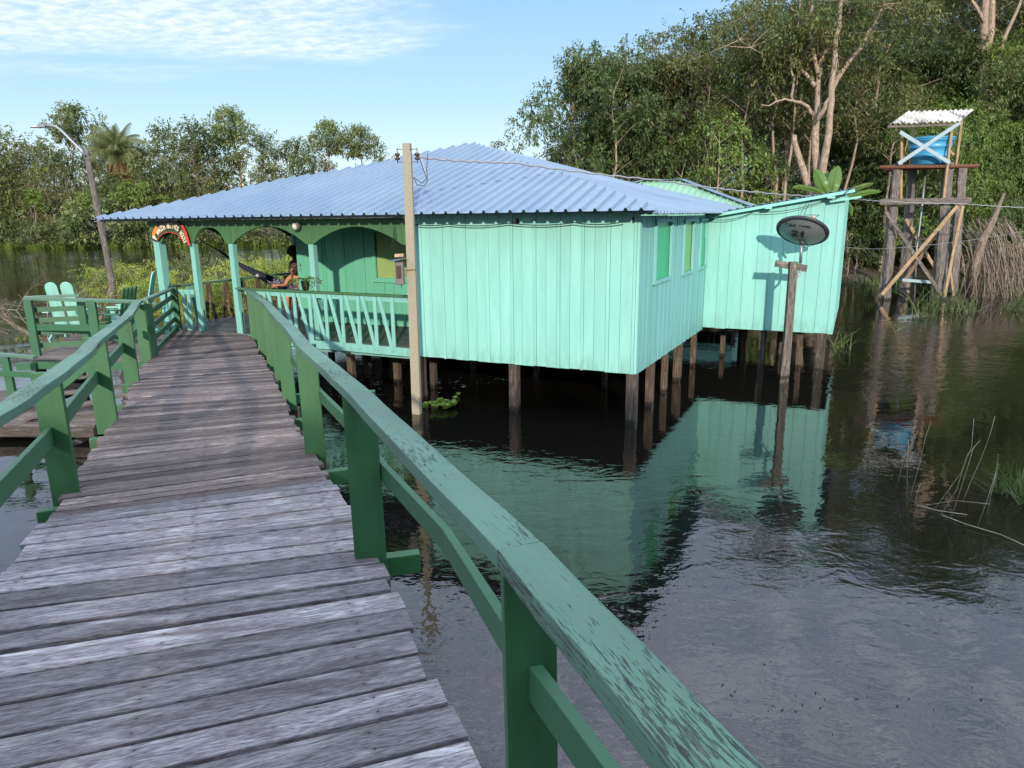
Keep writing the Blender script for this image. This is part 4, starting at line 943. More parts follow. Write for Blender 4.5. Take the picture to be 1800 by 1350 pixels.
def bend(a, b, rg, n=5, amt=.12, up=.0):
    a, b = V3(a), V3(b); L = (b-a).length; o = [a]; j = Vector((rg.uniform(-1, 1), rg.uniform(-1, 1), rg.uniform(-.5, .5)))*L*amt
    for i in range(1, n): t = i/n; o.append(a.lerp(b, t)+j*math.sin(math.pi*t)+Vector((0, 0, up*L*math.sin(math.pi*t)))+Vector((rg.uniform(-1, 1), rg.uniform(-1, 1), 0))*L*.02)
    return o+[b]
class Tree:
    def __init__(s, name, seed): s.rg = random.Random(seed); s.seed = seed; s.name = name; s.wood = MB(); s.cl = []
    def limb(s, pts, r0, r1, n=7): s.wood.tube(pts, [r0+(r1-r0)*(i/(len(pts)-1))**.8 for i in range(len(pts))], n, cap=False)
def make_tree(name, label, loc, seed, h=14, spread=4.5, base=.4, nc=60, cr=(.7, 1.3), trunk=.22, bark='bark', mats='leaf_dark', leaf=(.17, .07), twigs=16, k=9, tl=.6, droop=.35, shape='round', fork=.35, lean=(0, 0), squash=.65, group=None, stems=1, cat='tree', ntip=0, rad_in=.35, split=None):
    rg = random.Random(seed); root = thing(name, loc, label, cat, group); wb = MB(); cl = []
    cb, ct = h*base, h
    for st in range(stems):
        sa = rg.uniform(0, 6.28) if stems > 1 else 0; sr = (rg.uniform(.2, .55)*spread if stems > 1 else 0)
        topp = Vector((lean[0]+math.cos(sa)*sr, lean[1]+math.sin(sa)*sr, h*(.86 if shape != 'umbrella' else .8)*(rg.uniform(.75, 1) if stems > 1 else 1)))
        tr = bend((math.cos(sa)*.25*(stems > 1), math.sin(sa)*.25*(stems > 1), -.3), topp, rg, 8, .04)
        r0 = trunk*(.7 if stems > 1 else 1); rad = [r0*(1.35 if i == 0 else 1)*(1-.78*(i/(len(tr)-1))) for i in range(len(tr))]
        wb.tube(tr, rad, 8, cap=False)
        m = nc//stems
        for i in range(m):
            for _ in range(30):
                a = rg.uniform(0, 2*math.pi); u = rg.random()
                if shape == 'umbrella': z = cb+(ct-cb)*(u**.5); lim = spread*math.sqrt(max(0, 1-((z-cb)/(ct-cb))**2.6))*1.0
                elif shape == 'column': z = cb+(ct-cb)*u; lim = spread*(.75+.25*math.sin(u*9+seed))*(1 if u < .8 else (1-u)*5+.1)
                elif shape == 'ground': z = cb+(ct-cb)*u; lim = spread*math.sqrt(max(.02, 1-u**2.2))
                else: z = cb+(ct-cb)*u; q = (u-.42)/.6; lim = spread*math.sqrt(max(.03, 1-q*q))
                lim *= (.72+.4*math.sin(a*3+seed)+.16*math.sin(a*5+z))
                rr = lim*(rad_in+(1-rad_in)*rg.random()**.5)
                p = Vector((lean[0]*z/h+math.cos(a)*rr+math.cos(sa)*sr*z/h, lean[1]*z/h+math.sin(a)*rr+math.sin(sa)*sr*z/h, z))
                if all((p-Vector(c[:3])).length > .62*cr[0] for c in cl): break
            rc = rg.uniform(*cr); cl.append((p.x, p.y, p.z, rc, squash*rg.uniform(.8, 1.2)))
            zz_ = max(h*fork*.6, min(p.z-rr*.55, h*.85)); f = min(.97, max(.1, zz_/max(.1, tr[-1].z))); i0 = min(len(tr)-2, int(f*(len(tr)-1))); ff = f*(len(tr)-1)-i0
            st_ = tr[i0].lerp(tr[i0+1], ff); rb = max(.02, rad[i0]*.42*(.6+.4*rg.random()))
            wb.tube(bend(st_, p, rg, 4, .10, .08), [rb, rb*.75, rb*.5, rb*.35, rb*.2], 5, cap=False)
            if ntip:
                for _ in range(ntip):
                    e = p+Vector((rg.uniform(-1, 1), rg.uniform(-1, 1), rg.uniform(-.3, 1)))*rc; wb.tube([p, p.lerp(e, .5)+Vector((0, 0, .1)), e], [rb*.2, rb*.14, .008], 3, cap=False)
    me_o = wb.build('trunk', bark, root) if False else None
    # vertices are already relative to the tree base
    LOC['_zero'] = Vector((0, 0, 0))
    me = bpy.data.meshes.new('trunk'); me.from_pydata([tuple(v) for v in wb.v], [], wb.f); uvl = me.uv_layers.new(name='UVMap')
    uvl.data.foreach_set('uv', [c for u in wb.uv for p_ in u for c in p_]); me.materials.append(MATS[bark]); me.polygons.foreach_set('use_smooth', wb.sm); me.update()
    to = bpy.data.objects.new('trunk', me); C.objects.link(to); to.parent = root
    if cl and twigs: leaf_mesh('crown', cl, seed, mats, leaf, twigs, k, tl, droop, parent=root, split=split)
    return root
# prototypes are the first trees of the right-hand forest; the others are copies turned and scaled
GR = 'trees of the forest on the right bank'
def at(px_, Y, z=0.2): q = pY(px_, 500, Y); return (q[0], Y, z)
P = {}
P['A'] = make_tree('broadleaf_tree', 'dense dark green tree at the left edge of the right forest, behind the metal roof', at(1072, 37), 21, h=10.6, spread=4.4, base=.10, nc=125, cr=(.6, 1.1), mats=['leaf_mid', 'leaf_dark'], split=.55, leaf=(.22, .08), twigs=30, k=9, tl=.6, droop=.45, bark='bark_pale', stems=3, trunk=.15, group=GR)
P['B'] = make_tree('broadleaf_tree', 'olive flat-topped tree with pale stems, second from the left of the forest', at(1190, 39), 22, h=12.4, spread=4.0, base=.42, nc=75, cr=(.5, .95), mats=['leaf_olive', 'leaf_mid'], leaf=(.19, .08), twigs=17, k=8, bark='bark_pale', stems=3, trunk=.16, shape='umbrella', group=GR)
P['C'] = make_tree('broadleaf_tree', 'very tall dark tree filling the top of the frame behind the water tank tower', at(1690, 43), 23, h=22, spread=6.2, base=.22, nc=230, cr=(.8, 1.45), mats=['leaf_dark', 'leaf_olive'], split=.35, leaf=(.22, .085), twigs=24, k=9, tl=.7, bark='bark_pale', trunk=.34, group=GR)
P['D'] = make_tree('broadleaf_tree', 'slender pale-trunked tree with a narrow leafy crown behind the bare-limbed tree', at(1385, 45), 24, h=17, spread=3.4, base=.38, nc=95, cr=(.6, 1.1), mats=['leaf_dark', 'leaf_mid'], leaf=(.2, .075), twigs=20, k=8, bark='bark_pale', trunk=.17, shape='column', group=GR)
P['E'] = make_tree('leafy_tree', 'bright green drooping-leaved tree just behind the tank tower on the right', at(1700, 34.5), 25, h=7.6, spread=4.6, base=.22, nc=110, cr=(.5, 1.15), mats=['leaf_mid', 'leaf_bright'], split=.45, leaf=(.19, .055), twigs=22, k=12, tl=.75, droop=.6, bark='bark', stems=2, trunk=.14, shape='ground', group=GR)
P['F'] = make_tree('understorey_shrub', 'dark low shrub at the water edge under the forest, right of the wing', at(1530, 37), 26, h=3.4, spread=2.3, base=.05, nc=42, cr=(.5, .9), mats=['leaf_dark', 'leaf_mid'], leaf=(.2, .08), twigs=12, k=8, bark='bark', stems=4, trunk=.06, shape='ground', cat='shrub', group='shrubs along the right bank')
P['G'] = make_tree('sapling', 'slim pale sapling with light green leaf tufts behind the green back roof', at(1262, 33.5), 27, h=7.4, spread=1.9, base=.5, nc=22, cr=(.4, .75), mats=['leaf_bright', 'leaf_mid'], leaf=(.2, .09), twigs=13, k=8, bark='bark_pale', stems=3, trunk=.12, fork=.4, group=GR)
forest = [
 ('A', 1050, 38.5, .95, 5.3, 'dense dark tree at the very left end of the right forest'),
 ('A', 1120, 42, 1.02, 3.3, 'full dark tree behind the two leftmost trees of the right forest'),
 ('A', 1540, 42, 1.05, 2.6, 'full dark tree left of the water tank roof'),
 ('A', 1130, 40, .98, 2.2, 'rounded olive-lit tree between the leftmost dense tree and the flat-topped one'),
 ('A', 1030, 41, .74, 4.0, 'lower dark tree hugging the roof line at the forest left end'),
 ('D', 1290, 44, .86, 1.0, 'slender tree with dark crown above the light green sapling'),
 ('C', 1330, 52, .74, 2.0, 'tall dark tree rising behind the bare-limbed tree on its left'),
 ('C', 1450, 50, .80, 4.4, 'tall dark tree directly behind the bare-limbed tree, its top out of frame'),
 ('C', 1745, 46, 1.0, 3.4, 'tall dark tree at the top right corner behind the pale trunks'),
 ('D', 1520, 40, .95, 2.7, 'narrow dark tree between the bare-limbed tree and the tower'),
 ('D', 1455, 47, .9, 5.0, 'narrow dark tree hidden partly behind the bare-limbed tree trunks'),
 ('C', 1880, 44, .9, 5.5, 'tall dark tree cut by the right edge of the picture'),
 ('C', 2050, 40, .9, .6, 'tall dark tree beyond the right edge of the picture'),
 ('A', 1640, 40, 1.05, 1.1, 'full dark green tree above the roof of the water tank'),
 ('E', 1580, 36.5, .98, 3.9, 'mid green drooping tree between the wing roof and the water tank'),
 ('E', 1800, 37, 1.25, 2.1, 'bright green feathery tree at the right edge of the picture'),
 ('E', 1690, 39, 1.55, 5.1, 'tall light green tree crown above and right of the tank roof'),
 ('E', 1600, 41, 1.45, .8, 'light green crown above left of the tank roof'),
 ('A', 1790, 42, 1.2, 3.0, 'broad dark tree behind the bright feathery tree on the right'),
 ('B', 1250, 46, .98, 3.1, 'thin flat-topped olive tree against the sky, third from the forest left end'),
 ('B', 1350, 41, .80, 5.2, 'olive open-crowned tree left of the bare-limbed tree'),
 ('D', 1200, 43, .62, 3.5, 'short slender tree behind the flat-topped olive tree'),
 ('G', 1205, 35.5, .95, 2.4, 'thin leaning sapling left of the light green one, above the metal roof'),
 ('G', 1330, 36, .85, 4.4, 'thin dull sapling between the light sapling and the bare-limbed tree'),
 ('D', 1410, 42, .80, 1.9, 'small-crowned pale-trunked tree left behind the dead stub'),
 ('C', 1150, 60, .62, 1.0, 'distant dark tree filling the gap low behind the left forest edge'),
 ('C', 1240, 58, .66, 3.0, 'distant dark tree filling the gap behind the light green sapling'),
 ('C', 1640, 60, .95, 5.9, 'far tall dark tree closing the gap above the tower'),
 ('C', 1560, 58, .86, 2.9, 'far tall dark tree closing the gap left of the tower'),
]
for key, px_, Y, sc_, rot, lab in forest: copy_thing(P[key], at(px_, Y, .3), rot, sc_, lab, GR)
P['T'] = make_tree('slender_tree', 'slender pale-trunked tree standing at the bank left of the dead stub', at(1375, 35.2), 71, h=11.5, spread=1.9, base=.66, nc=26, cr=(.5, .85), mats=['leaf_olive', 'leaf_mid'], leaf=(.19, .08), twigs=15, k=8, bark='bark_pale', trunk=.13, fork=.7, group='slender pale trunks at the forest edge')
for px_, Y, sc_, rot, lab in ((1293, 35.8, .95, 1.0, 'slender pale trunk left of the dull sapling at the forest edge'), (1342, 36, 1.02, 2.1, 'slender pale trunk between the dull sapling and the dead stub'), (1402, 36.2, .9, 3.3, 'slender pale trunk just left of the bare-limbed tree'), (1232, 36.4, .98, 4.4, 'slender pale trunk left of the light green sapling'), (1478, 36, .9, 5.2, 'slender pale trunk right of the bare-limbed tree above the wing'), (1545, 35.4, .8, .4, 'slender pale trunk standing between wing and tower'), (1720, 36, .95, 1.7, 'slender pale trunk right of the tank roof')):
    copy_thing(P['T'], at(px_, Y), rot, sc_, lab, 'slender pale trunks at the forest edge')
shr = [(1180, 37.5, 1.0, 'first dark shrub seen over the right slope of the metal roof'), (1300, 38, .95, 'dark shrub under the saplings beside the green back roof'), (1390, 37, .85, 'dark shrub at the foot of the dead stub'), (1500, 38.5, 1.1, 'dark shrub behind the banana plant'), (1580, 39, 1.0, 'dark shrub seen between the left legs of the tower'), (1640, 37.5, 1.05, 'dark shrub seen between the tower legs in the middle'), (1700, 38, 1.2, 'dark shrub right of the tower legs'), (1770, 38.5, 1.3, 'dark shrub above the heap of dry canes'), (1850, 37.5, 1.3, 'dark shrub at the right picture edge'), (1080, 39, .9, 'dark shrub low behind the far slope of the roof'), (1440, 41, 1.5, 'big dark shrub right behind the banana plant'), (1545, 42, 1.5, 'big dark shrub between the wing and the tower'), (1670, 43, 1.6, 'big dark shrub deep behind the tower'), (1240, 42, 1.4, 'big dark shrub deep behind the saplings'), (1340, 43, 1.5, 'big dark shrub deep left of the bare-limbed tree')]
for i, (px_, Y, sc_, lab) in enumerate(shr): copy_thing(P['F'], at(px_, Y, .15), i*1.3, sc_, lab, 'shrubs along the right bank')

# the big bare-limbed tree, limbs traced at their own depth
hero = thing('bare_limbed_tree', at(1440, 33.5), 'tall pale-barked tree with big forked bare limbs rising behind the wing roof', 'tree')
Yh = 33.5; rg = random.Random(5)
def hp(l, dy=0, y0=0): return [V3(pY(x, y, Yh+y0+dy*i/max(1, len(l)-1))) for i, (x, y) in enumerate(l)]
hl = [(hp([(1446, 500), (1441, 400), (1438, 320), (1433, 262), (1436, 205), (1437, 150), (1441, 105), (1452, 78), (1462, 60)], 1), .30, .10),
 (hp([(1448, 420), (1444, 330), (1452, 262), (1458, 205), (1461, 150), (1468, 95), (1475, 45), (1478, 0), (1470, -60)], -.6), .25, .08),
 (hp([(1459, 170), (1474, 135), (1490, 112), (1515, 82), (1528, 52), (1543, 30), (1553, 5), (1556, -40)], 1.5), .15, .06),
 (hp([(1437, 212), (1450, 190), (1459, 172)], -.3), .14, .11),
 (hp([(1433, 152), (1418, 132), (1402, 118), (1388, 102), (1368, 99), (1345, 93), (1318, 82), (1300, 84)], 2), .12, .03),
 (hp([(1429, 203), (1420, 188), (1408, 180), (1393, 177), (1380, 174), (1366, 178), (1352, 186), (1338, 184)], -1), .12, .02),
 (hp([(1394, 178), (1393, 160), (1396, 138), (1391, 112), (1391, 98), (1399, 72), (1402, 50), (1405, 22), (1408, -10)], 1), .08, .03),
 (hp([(1438, 130), (1430, 90), (1422, 45), (1428, 10), (1425, -30)], 2), .11, .05),
 (hp([(1440, 110), (1455, 85), (1468, 92)], 0), .08, .06),
 (hp([(1476, 50), (1490, 30), (1502, 5), (1512, -25)], 1.5), .08, .03), (hp([(1446, 500), (1430, 360), (1412, 300), (1400, 262), (1396, 238)], .5), .26, .13),
 (hp([(1553, 8), (1535, 15), (1530, -10)], 1), .05, .02), (hp([(1366, 178), (1355, 160), (1345, 140)], 1), .04, .012), (hp([(1320, 84), (1300, 70), (1290, 40)], 1), .04, .012)]
m_ = MB()
for pts, r0, r1 in hl:
    q = []
    for a, b in zip(pts, pts[1:]): q += [a, a.lerp(b, .5)+Vector((rg.uniform(-.05, .05), rg.uniform(-.08, .08), 0))]
    q.append(pts[-1]); m_.tube(q, [.86*(r0+(r1-r0)*(i/(len(q)-1))**.75) for i in range(len(q))], 10, cap=True)
cl = []
for _ in range(120):
    pts = rg.choice([hl[1][0][5:], hl[2][0][3:], hl[4][0][2:], hl[6][0][3:], hl[7][0][1:], hl[9][0][1:], hl[0][0][5:], hl[4][0][2:], hl[11][0], hl[13][0]])
    c = rg.choice(pts)+Vector((rg.gauss(0, 1.1), rg.gauss(0, 1.2), rg.gauss(.5, .8)))
    if c.z < 8.2: continue
    cl.append((c.x, c.y, c.z, rg.uniform(.45, .9), .6)); m_.tube(bend(min(pts, key=lambda p: (p-c).length), c, rg, 3, .1), [.03, .02, .014, .006], 4, cap=False)
for c in (hp([(1462, 60), (1478, 62), (1440, 78), (1500, 70)], 0)): cl.append((c.x, c.y, c.z, .5, .6))
m_.build('trunk', 'bark_pale', hero)
b0 = LOC[hero.name]; leaf_mesh('crown', [(c[0]-b0.x, c[1]-b0.y, c[2]-b0.z, c[3], c[4]) for c in cl], 77, ['leaf_olive', 'leaf_mid'], (.2, .08), 16, 8, .55, .4, parent=hero)
# two pale trunks at the top right
for nm, l, r0, lab in (('pale_trunk_tree', [(1722, 420), (1728, 200), (1728, 100), (1730, 40), (1735, -30)], .3, 'pale double-trunked tree at the top right, its crown out of the frame'), ('leaning_tree', [(1740, 330), (1757, 95), (1768, 60), (1785, 25), (1800, -10)], .13, 'thin pale tree leaning right at the top right corner')):
    t_ = thing(nm, at(l[0][0], 38), lab, 'tree', None); m_ = MB(); q = [V3(pY(x, y, 38)) for x, y in l]; m_.tube(q, [r0*(1-.13*i) for i in range(len(q))], 10)
    if r0 > .2:
        q2 = [V3(pY(x, y, 38.3)) for x, y in ((1730, 110), (1742, 55), (1744, 0), (1750, -40))]; m_.tube(q2, [.2, .18, .15, .1], 8); q2 = [V3(pY(x, y, 37.6)) for x, y in ((1730, 40), (1718, 15), (1705, -5))]; m_.tube(q2, [.1, .08, .05], 6)
    m_.build('trunk', 'bark_pale', t_); b0 = LOC[t_.name]; e = q[-1]
    cl = [(e.x-b0.x+rg.gauss(0, 2), rg.gauss(0, 1.5), e.z-b0.z+rg.uniform(.3, 4), rg.uniform(.6, 1.1), .6) for _ in range(26)]; leaf_mesh('crown', cl, 5, ['leaf_dark', 'leaf_mid'], (.22, .09), 14, 8, .6, .4, parent=t_)

# ------------------------------------------------------------------ trees on the camera's own bank (their shade lies over the near walkway)
gS = 'trees behind the viewpoint'
shade = make_tree('shade_tree', 'dense bank tree behind the viewpoint, right of the walkway start', (1.6, -10.5, .9), 61, h=5.45, spread=3.0, base=.02, nc=85, cr=(.55, .85), mats=['leaf_dark', 'leaf_mid'], leaf=(.36, .17), twigs=22, k=8, droop=.3, stems=2, trunk=.14, shape='column', group=gS)
for x, y, sc_, rot, lab in ((-1.9, -11.5, .93, 1.0, 'bank tree behind the viewpoint at the walkway start'), (5.6, -10.8, 1.0, 2.2, 'second bank tree to the right behind the viewpoint'), (-5.6, -10.8, .74, 3.2, 'low bank tree behind the viewpoint on the left'), (9.6, -11, .98, 4.0, 'third bank tree to the right behind the viewpoint'), (-9.8, -12, .72, 5.1, 'low bank tree far left behind the viewpoint'), (3.6, -12.6, 1.0, 5.9, 'rear bank tree behind the viewpoint')):
    copy_thing(shade, (x, y, .9), rot, sc_, lab, gS)

# ------------------------------------------------------------------ far bank forest on the left
gF = 'trees on the far left bank'
def far(px_, Y): q = pY(px_, 437, Y); return (q[0], Y, .5)
Fp = {}
Fp['u'] = make_tree('umbrella_tree', 'tall open umbrella-crowned tree standing above the far left forest behind the street lamp', far(158, 97), 31, h=17.2, spread=4.6, base=.62, nc=42, cr=(.7, 1.15), mats=['leaf_far', 'leaf_far_dark'], leaf=(.42, .22), twigs=13, k=6, tl=.9, droop=.15, shape='umbrella', bark='bark_pale', trunk=.28, fork=.5, squash=.55, group=gF)
Fp['r'] = make_tree('round_crowned_tree', 'round-crowned tree rising over the far bank between palm and house roof', far(365, 96), 32, h=14.6, spread=4.6, base=.30, nc=75, cr=(.8, 1.4), mats=['leaf_far', 'leaf_far_dark'], split=.45, leaf=(.42, .2), twigs=12, k=6, tl=.9, droop=.3, trunk=.26, group=gF)
Fp['l'] = make_tree('broad_tree', 'broad light-green tree at the far left picture edge', far(20, 94), 33, h=14.5, spread=7.5, base=.22, nc=120, cr=(.9, 1.6), mats=['leaf_far', 'leaf_olive'], leaf=(.42, .2), twigs=12, k=6, tl=.9, droop=.3, trunk=.3, group=gF)
Fp['p'] = make_tree('pale_sapling', 'thin pale-stemmed sapling with light green tufts on the far bank, left of the lamp post', far(72, 90), 34, h=6.2, spread=1.8, base=.62, nc=13, cr=(.4, .7), mats='leaf_bright', leaf=(.32, .18), twigs=9, k=6, tl=.6, droop=.2, shape='umbrella', bark='bark_pale', trunk=.11, fork=.5, group=gF)
Fp['b'] = make_tree('brush_tree', 'twiggy half-bare light brown tree on the far bank left of the lamp post', far(110, 92), 35, h=9.5, spread=3.6, base=.25, nc=40, cr=(.6, 1.0), mats=['leaf_olive', 'leaf_yellow'], split=.3, leaf=(.3, .14), twigs=5, k=6, tl=.8, droop=.3, bark='twig', trunk=.1, stems=5, ntip=7, group=gF)
Fp['g'] = make_tree('bank_shrub', 'green shrub at the waterline of the far bank, leftmost', far(60, 89.5), 36, h=3.4, spread=3.2, base=.03, nc=46, cr=(.6, .95), mats=['leaf_mid', 'leaf_far'], split=.4, leaf=(.3, .16), twigs=10, k=6, tl=.7, droop=.4, stems=3, trunk=.07, shape='ground', group='shrubs at the far waterline', cat='shrub')
fl_ = [('l', -60, 96, 1.0, 1.0, 'broad tree beyond the left picture edge'), ('l', 85, 101, .93, 2.4, 'broad dark tree left behind the umbrella tree'), ('r', 130, 95, .78, 1.9, 'lower round tree under the umbrella tree'), ('r', 190, 97, .82, 4.4, 'round dark tree right behind the lamp post'), ('r', 255, 95, .82, 3.1, 'round tree between the palm and the tall pair of crowns'), ('r', 312, 98, 1.0, .4, 'round tree left of the tallest crown before the roof'), ('r', 395, 100, .96, 5.0, 'round tree between the two tall crowns'), ('u', 428, 99, .98, 2.2, 'tall narrow umbrella crown just left above the metal roof'), ('r', 475, 97, .90, 1.2, 'broad round tree over the left roof slope'), ('r', 530, 99, .88, 2.9, 'second round tree over the left roof slope'), ('u', 592, 97, .86, 4.0, 'umbrella-crowned tree over the roof left of the concrete pole'), ('u', 642, 99, .84, .8, 'umbrella-crowned tree next to the concrete pole'), ('l', 560, 103, .78, 3.3, 'broad tree low behind the left roof slope'), ('l', 690, 101, .74, 5.3, 'broad tree hidden behind the upper roof'), ('l', 340, 104, .82, .2, 'broad tree deep behind the palm'), ('l', 230, 104, .84, 1.6, 'broad tree deep behind the lamp'), ('p', 150, 90.5, .95, 1.0, 'thin pale sapling just left of the lamp post foot'), ('p', 232, 90.5, 1.15, 2.0, 'pale-stemmed sapling right of the lamp post'), ('p', 180, 90, 1.05, 3.0, 'pale sapling behind the lamp post shaft'), ('p', 270, 91, 1.1, 4.2, 'light green sapling above the roof tip'), ('p', 300, 91, .85, .9, 'light green sapling before the tall crowns'), ('b', 60, 93, .95, 2.0, 'twiggy brown tree at the left among dark trees'), ('b', 175, 93, 1.0, 3.7, 'twiggy brown tree right of the lamp post'), ('b', 340, 93, .82, 5.0, 'bare pinkish twiggy tree above the left roof tip'), ('b', 385, 92.5, .80, .5, 'bare pinkish twiggy tree right of the first one above the roof'), ('b', 10, 93, .8, .1, 'twiggy brown tree at the left picture edge'), ('l', 30, 94, .66, 4.1, 'lower broad tree in front at the left edge'), ('r', 285, 94, .62, 2.3, 'low round tree above the sign end of the roof'), ('r', 220, 93.5, .58, .7, 'low round tree left of the roof tip')]
for key, px_, Y, sc_, rot, lab in fl_: copy_thing(Fp[key], far(px_, Y), rot, sc_, lab, gF)
for i, px_ in enumerate((-20, 20, 105, 140, 175, 215, 250, 290, 330, 370, 410, 450, 490, 530, 580, 640)):
    copy_thing(Fp['g'], far(px_, 89.6+(i % 3)*.5), i*.9, (1+.25*math.sin(i*2.1))*(1.35 if 3 < i < 7 else 1), ['first', 'second', 'third', 'fourth', 'fifth', 'sixth', 'seventh', 'eighth', 'ninth', 'tenth', 'eleventh', 'twelfth', 'thirteenth', 'fourteenth', 'fifteenth', 'sixteenth'][i]+' waterline shrub of the far bank counted from the left edge', 'shrubs at the far waterline')
# palm
palm = thing('palm_tree', far(228, 95), 'shaggy palm with drooping grey-green fronds in the far left forest', 'palm'); b0 = LOC[palm.name]; m_ = MB(); m_.tube([b0, b0+Vector((.3, 0, 6)), b0+Vector((.1, 0, 11.6))], [.26, .2, .18], 8); m_.build('trunk', 'bark', palm)
def fronds(mb, c, nf, L, rg, wl=.5, dr=1.0, lw=.05, up_=(.1, 1.0)):
    for i in range(nf):
        a = 2*math.pi*i/nf+rg.uniform(-.2, .2); e = rg.uniform(*up_); d = Vector((math.cos(a)*math.cos(e), math.sin(a)*math.cos(e), math.sin(e))); p = Vector(c); pts = [p.copy()]; n_ = 10
        for k_ in range(n_): d = (d-ZU*.13*dr).normalized(); p = p+d*L/n_; pts.append(p.copy())
        mb.tube(pts, [.035*(1-.09*k_) for k_ in range(n_+1)], 4, cap=False)
        for k_ in range(1, n_+1):
            dd = (pts[k_]-pts[k_-1]).normalized(); sd_ = dd.cross(ZU).normalized(); w_ = wl*math.sin(math.pi*min(.95, (k_+1)/(n_+2)))
            for sg in (-1, 1):
                for h_ in (0, .33, .66):
                    q = pts[k_-1].lerp(pts[k_], h_); tp = q+sd_*sg*w_*.7+dd*w_*.4-ZU*w_*(.5+.3*dr); i0 = len(mb.v); mb.v += [q-dd*lw, q+dd*lw, tp]; mb.face((i0, i0+1, i0+2))
rg = random.Random(8)
m_ = MB(); fronds(m_, b0+Vector((.1, 0, 11.6)), 34, 4.3, rg, 1.6, 1.25, .07, (.1, 1.4)); m_.build('fronds', 'leaf_far', palm)
m_ = MB(); fronds(m_, b0+Vector((.1, 0, 11.2)), 7, 4.2, rg, 1.2, 2.6, .08, (-.6, -.1)); m_.build('dead_fronds', 'leaf_brown', palm)

# ------------------------------------------------------------------ shrubs standing in the water on the left
gB = 'feathery shrubs standing in the river'
def sw(px_, Y): q = pY(px_, 500, Y); return (q[0], Y, -.1)
fe = make_tree('feathery_shrub', 'yellow-green feathery shrub in the water behind the lamp post', sw(185, 27), 41, h=1.65, spread=1.6, base=.04, nc=34, cr=(.25, .48), mats=['leaf_yellow', 'leaf_bright'], split=.35, leaf=(.12, .035), twigs=12, k=14, tl=.75, droop=.45, stems=5, trunk=.035, shape='ground', bark='twig', squash=.5, group=gB, cat='shrub')
gr_ = make_tree('green_shrub', 'duller green upright shrub in the water seen through the second arch', sw(345, 28), 42, h=1.7, spread=1.3, base=.05, nc=34, cr=(.28, .45), mats=['leaf_mid', 'leaf_olive'], split=.5, leaf=(.12, .045), twigs=12, k=9, tl=.5, droop=.2, stems=6, trunk=.03, shape='ground', bark='twig', group=gB, cat='shrub')
for key, px_, Y, sc_, rot, lab in ((fe, 232, 28, .95, 1.0, 'yellow-green feathery shrub between the lamp post and the porch corner'), (fe, 280, 25, .85, 2.0, 'low yellow-green feathery shrub behind the porch corner post'), (fe, 330, 24.5, .8, 3.4, 'yellow-green feathery shrub low behind the entrance'), (gr_, 300, 29.5, 1.0, 2.0, 'green shrub seen through the first arch'), (gr_, 385, 29, 1.05, 4.0, 'green shrub right of the second porch post'), (fe, 440, 27.5, 1.05, 5.0, 'yellow feathery shrub seen below the hammock end of the third arch'), (fe, 485, 28.5, 1.12, .6, 'yellow feathery shrub left of the sitting man'), (fe, 395, 26, .9, 2.6, 'feathery shrub behind the brown balusters'), (fe, 520, 30, 1.1, 1.6, 'feathery shrub partly hidden by the porch wall'), (gr_, 430, 31, .95, .3, 'green shrub behind the yellow one in the third arch')):
    copy_thing(key, sw(px_, Y), rot, sc_, lab, gB)
def twigbush(name, label, loc, seed, n, L, lean, rad=.018, depth=3, mat='twig', grp=None):
    rg = random.Random(seed); mb = MB()
    def go(p, d, L, r, k):
        q = [p]; dd = d.copy()
        for _ in range(3): dd = (dd+Vector((rg.gauss(0, .14), rg.gauss(0, .14), rg.gauss(0, .08)))).normalized(); q.append(q[-1]+dd*L/3)
        mb.tube(q, [r, r*.8, r*.65, r*.5], 4 if r > .008 else 3, cap=False)
        if k > 0:
            for _ in range(rg.choice((2, 3))): s_ = rg.choice(q[1:]); go(s_, (dd+Vector((rg.gauss(0, .55), rg.gauss(0, .55), rg.gauss(.1, .4)))).normalized(), L*rg.uniform(.45, .7), r*.55, k-1)
    for _ in range(n): go(Vector(loc)+Vector((rg.gauss(0, .25), rg.gauss(0, .25), 0)), Vector((lean[0]+rg.gauss(0, .5), lean[1]+rg.gauss(0, .4), rg.uniform(.35, 1))).normalized(), L*rg.uniform(.6, 1.1), rad, depth)
    return mb.build(name, mat, loc=loc, label=label, cat='shrub', group=grp)
gT = 'bare twig bushes in the water'
q = sw(60, 19.5); twigbush('bare_bush', 'bare pale twiggy bush in the water behind the turquoise chair boards', (q[0], q[1], 0), 3, 12, 1.3, (-.25, 0), grp=gT)
q = sw(135, 19); twigbush('bare_bush', 'bare pale twiggy bush in the water left of the lamp post', (q[0], q[1], 0), 4, 10, 1.2, (.35, 0), grp=gT)
q = sw(5, 21); twigbush('bare_bush', 'bare pale twigs in the water at the left picture edge', (q[0], q[1], 0), 5, 6, 1.0, (-.3, 0), .014, grp=gT)
# low weeds on the water, left, and grass along the banks
def weeds(name, spots, seed, mats, h=.25, n=60, label=None, cat='grass', w_=.012):
    g = random.Random(seed); mb = MB()
    for (x, y, rx, ry, dens) in spots:
        for _ in range(int(n*dens)):
            a = g.uniform(0, 6.28); r_ = math.sqrt(g.random()); p = Vector((x+rx*r_*math.cos(a), y+ry*r_*math.sin(a), -.01)); hh = h*g.uniform(.4, 1.2); d = Vector((g.gauss(0, .5), g.gauss(0, .5), 1)).normalized()
            s_ = Vector((math.cos(a), math.sin(a), 0))*w_; i = len(mb.v); t1 = p+d*hh*.6; d2 = (d+Vector((g.gauss(0, .4), g.gauss(0, .4), -.35))).normalized(); t2 = t1+d2*hh*.5
            mb.v += [p-s_, p+s_, t1+s_*.8, t1-s_*.8, t2]; mb.face((i, i+1, i+2, i+3)); mb.face((i+3, i+2, i+4))
    return mb.build(name, mats, label=label, kind='stuff')
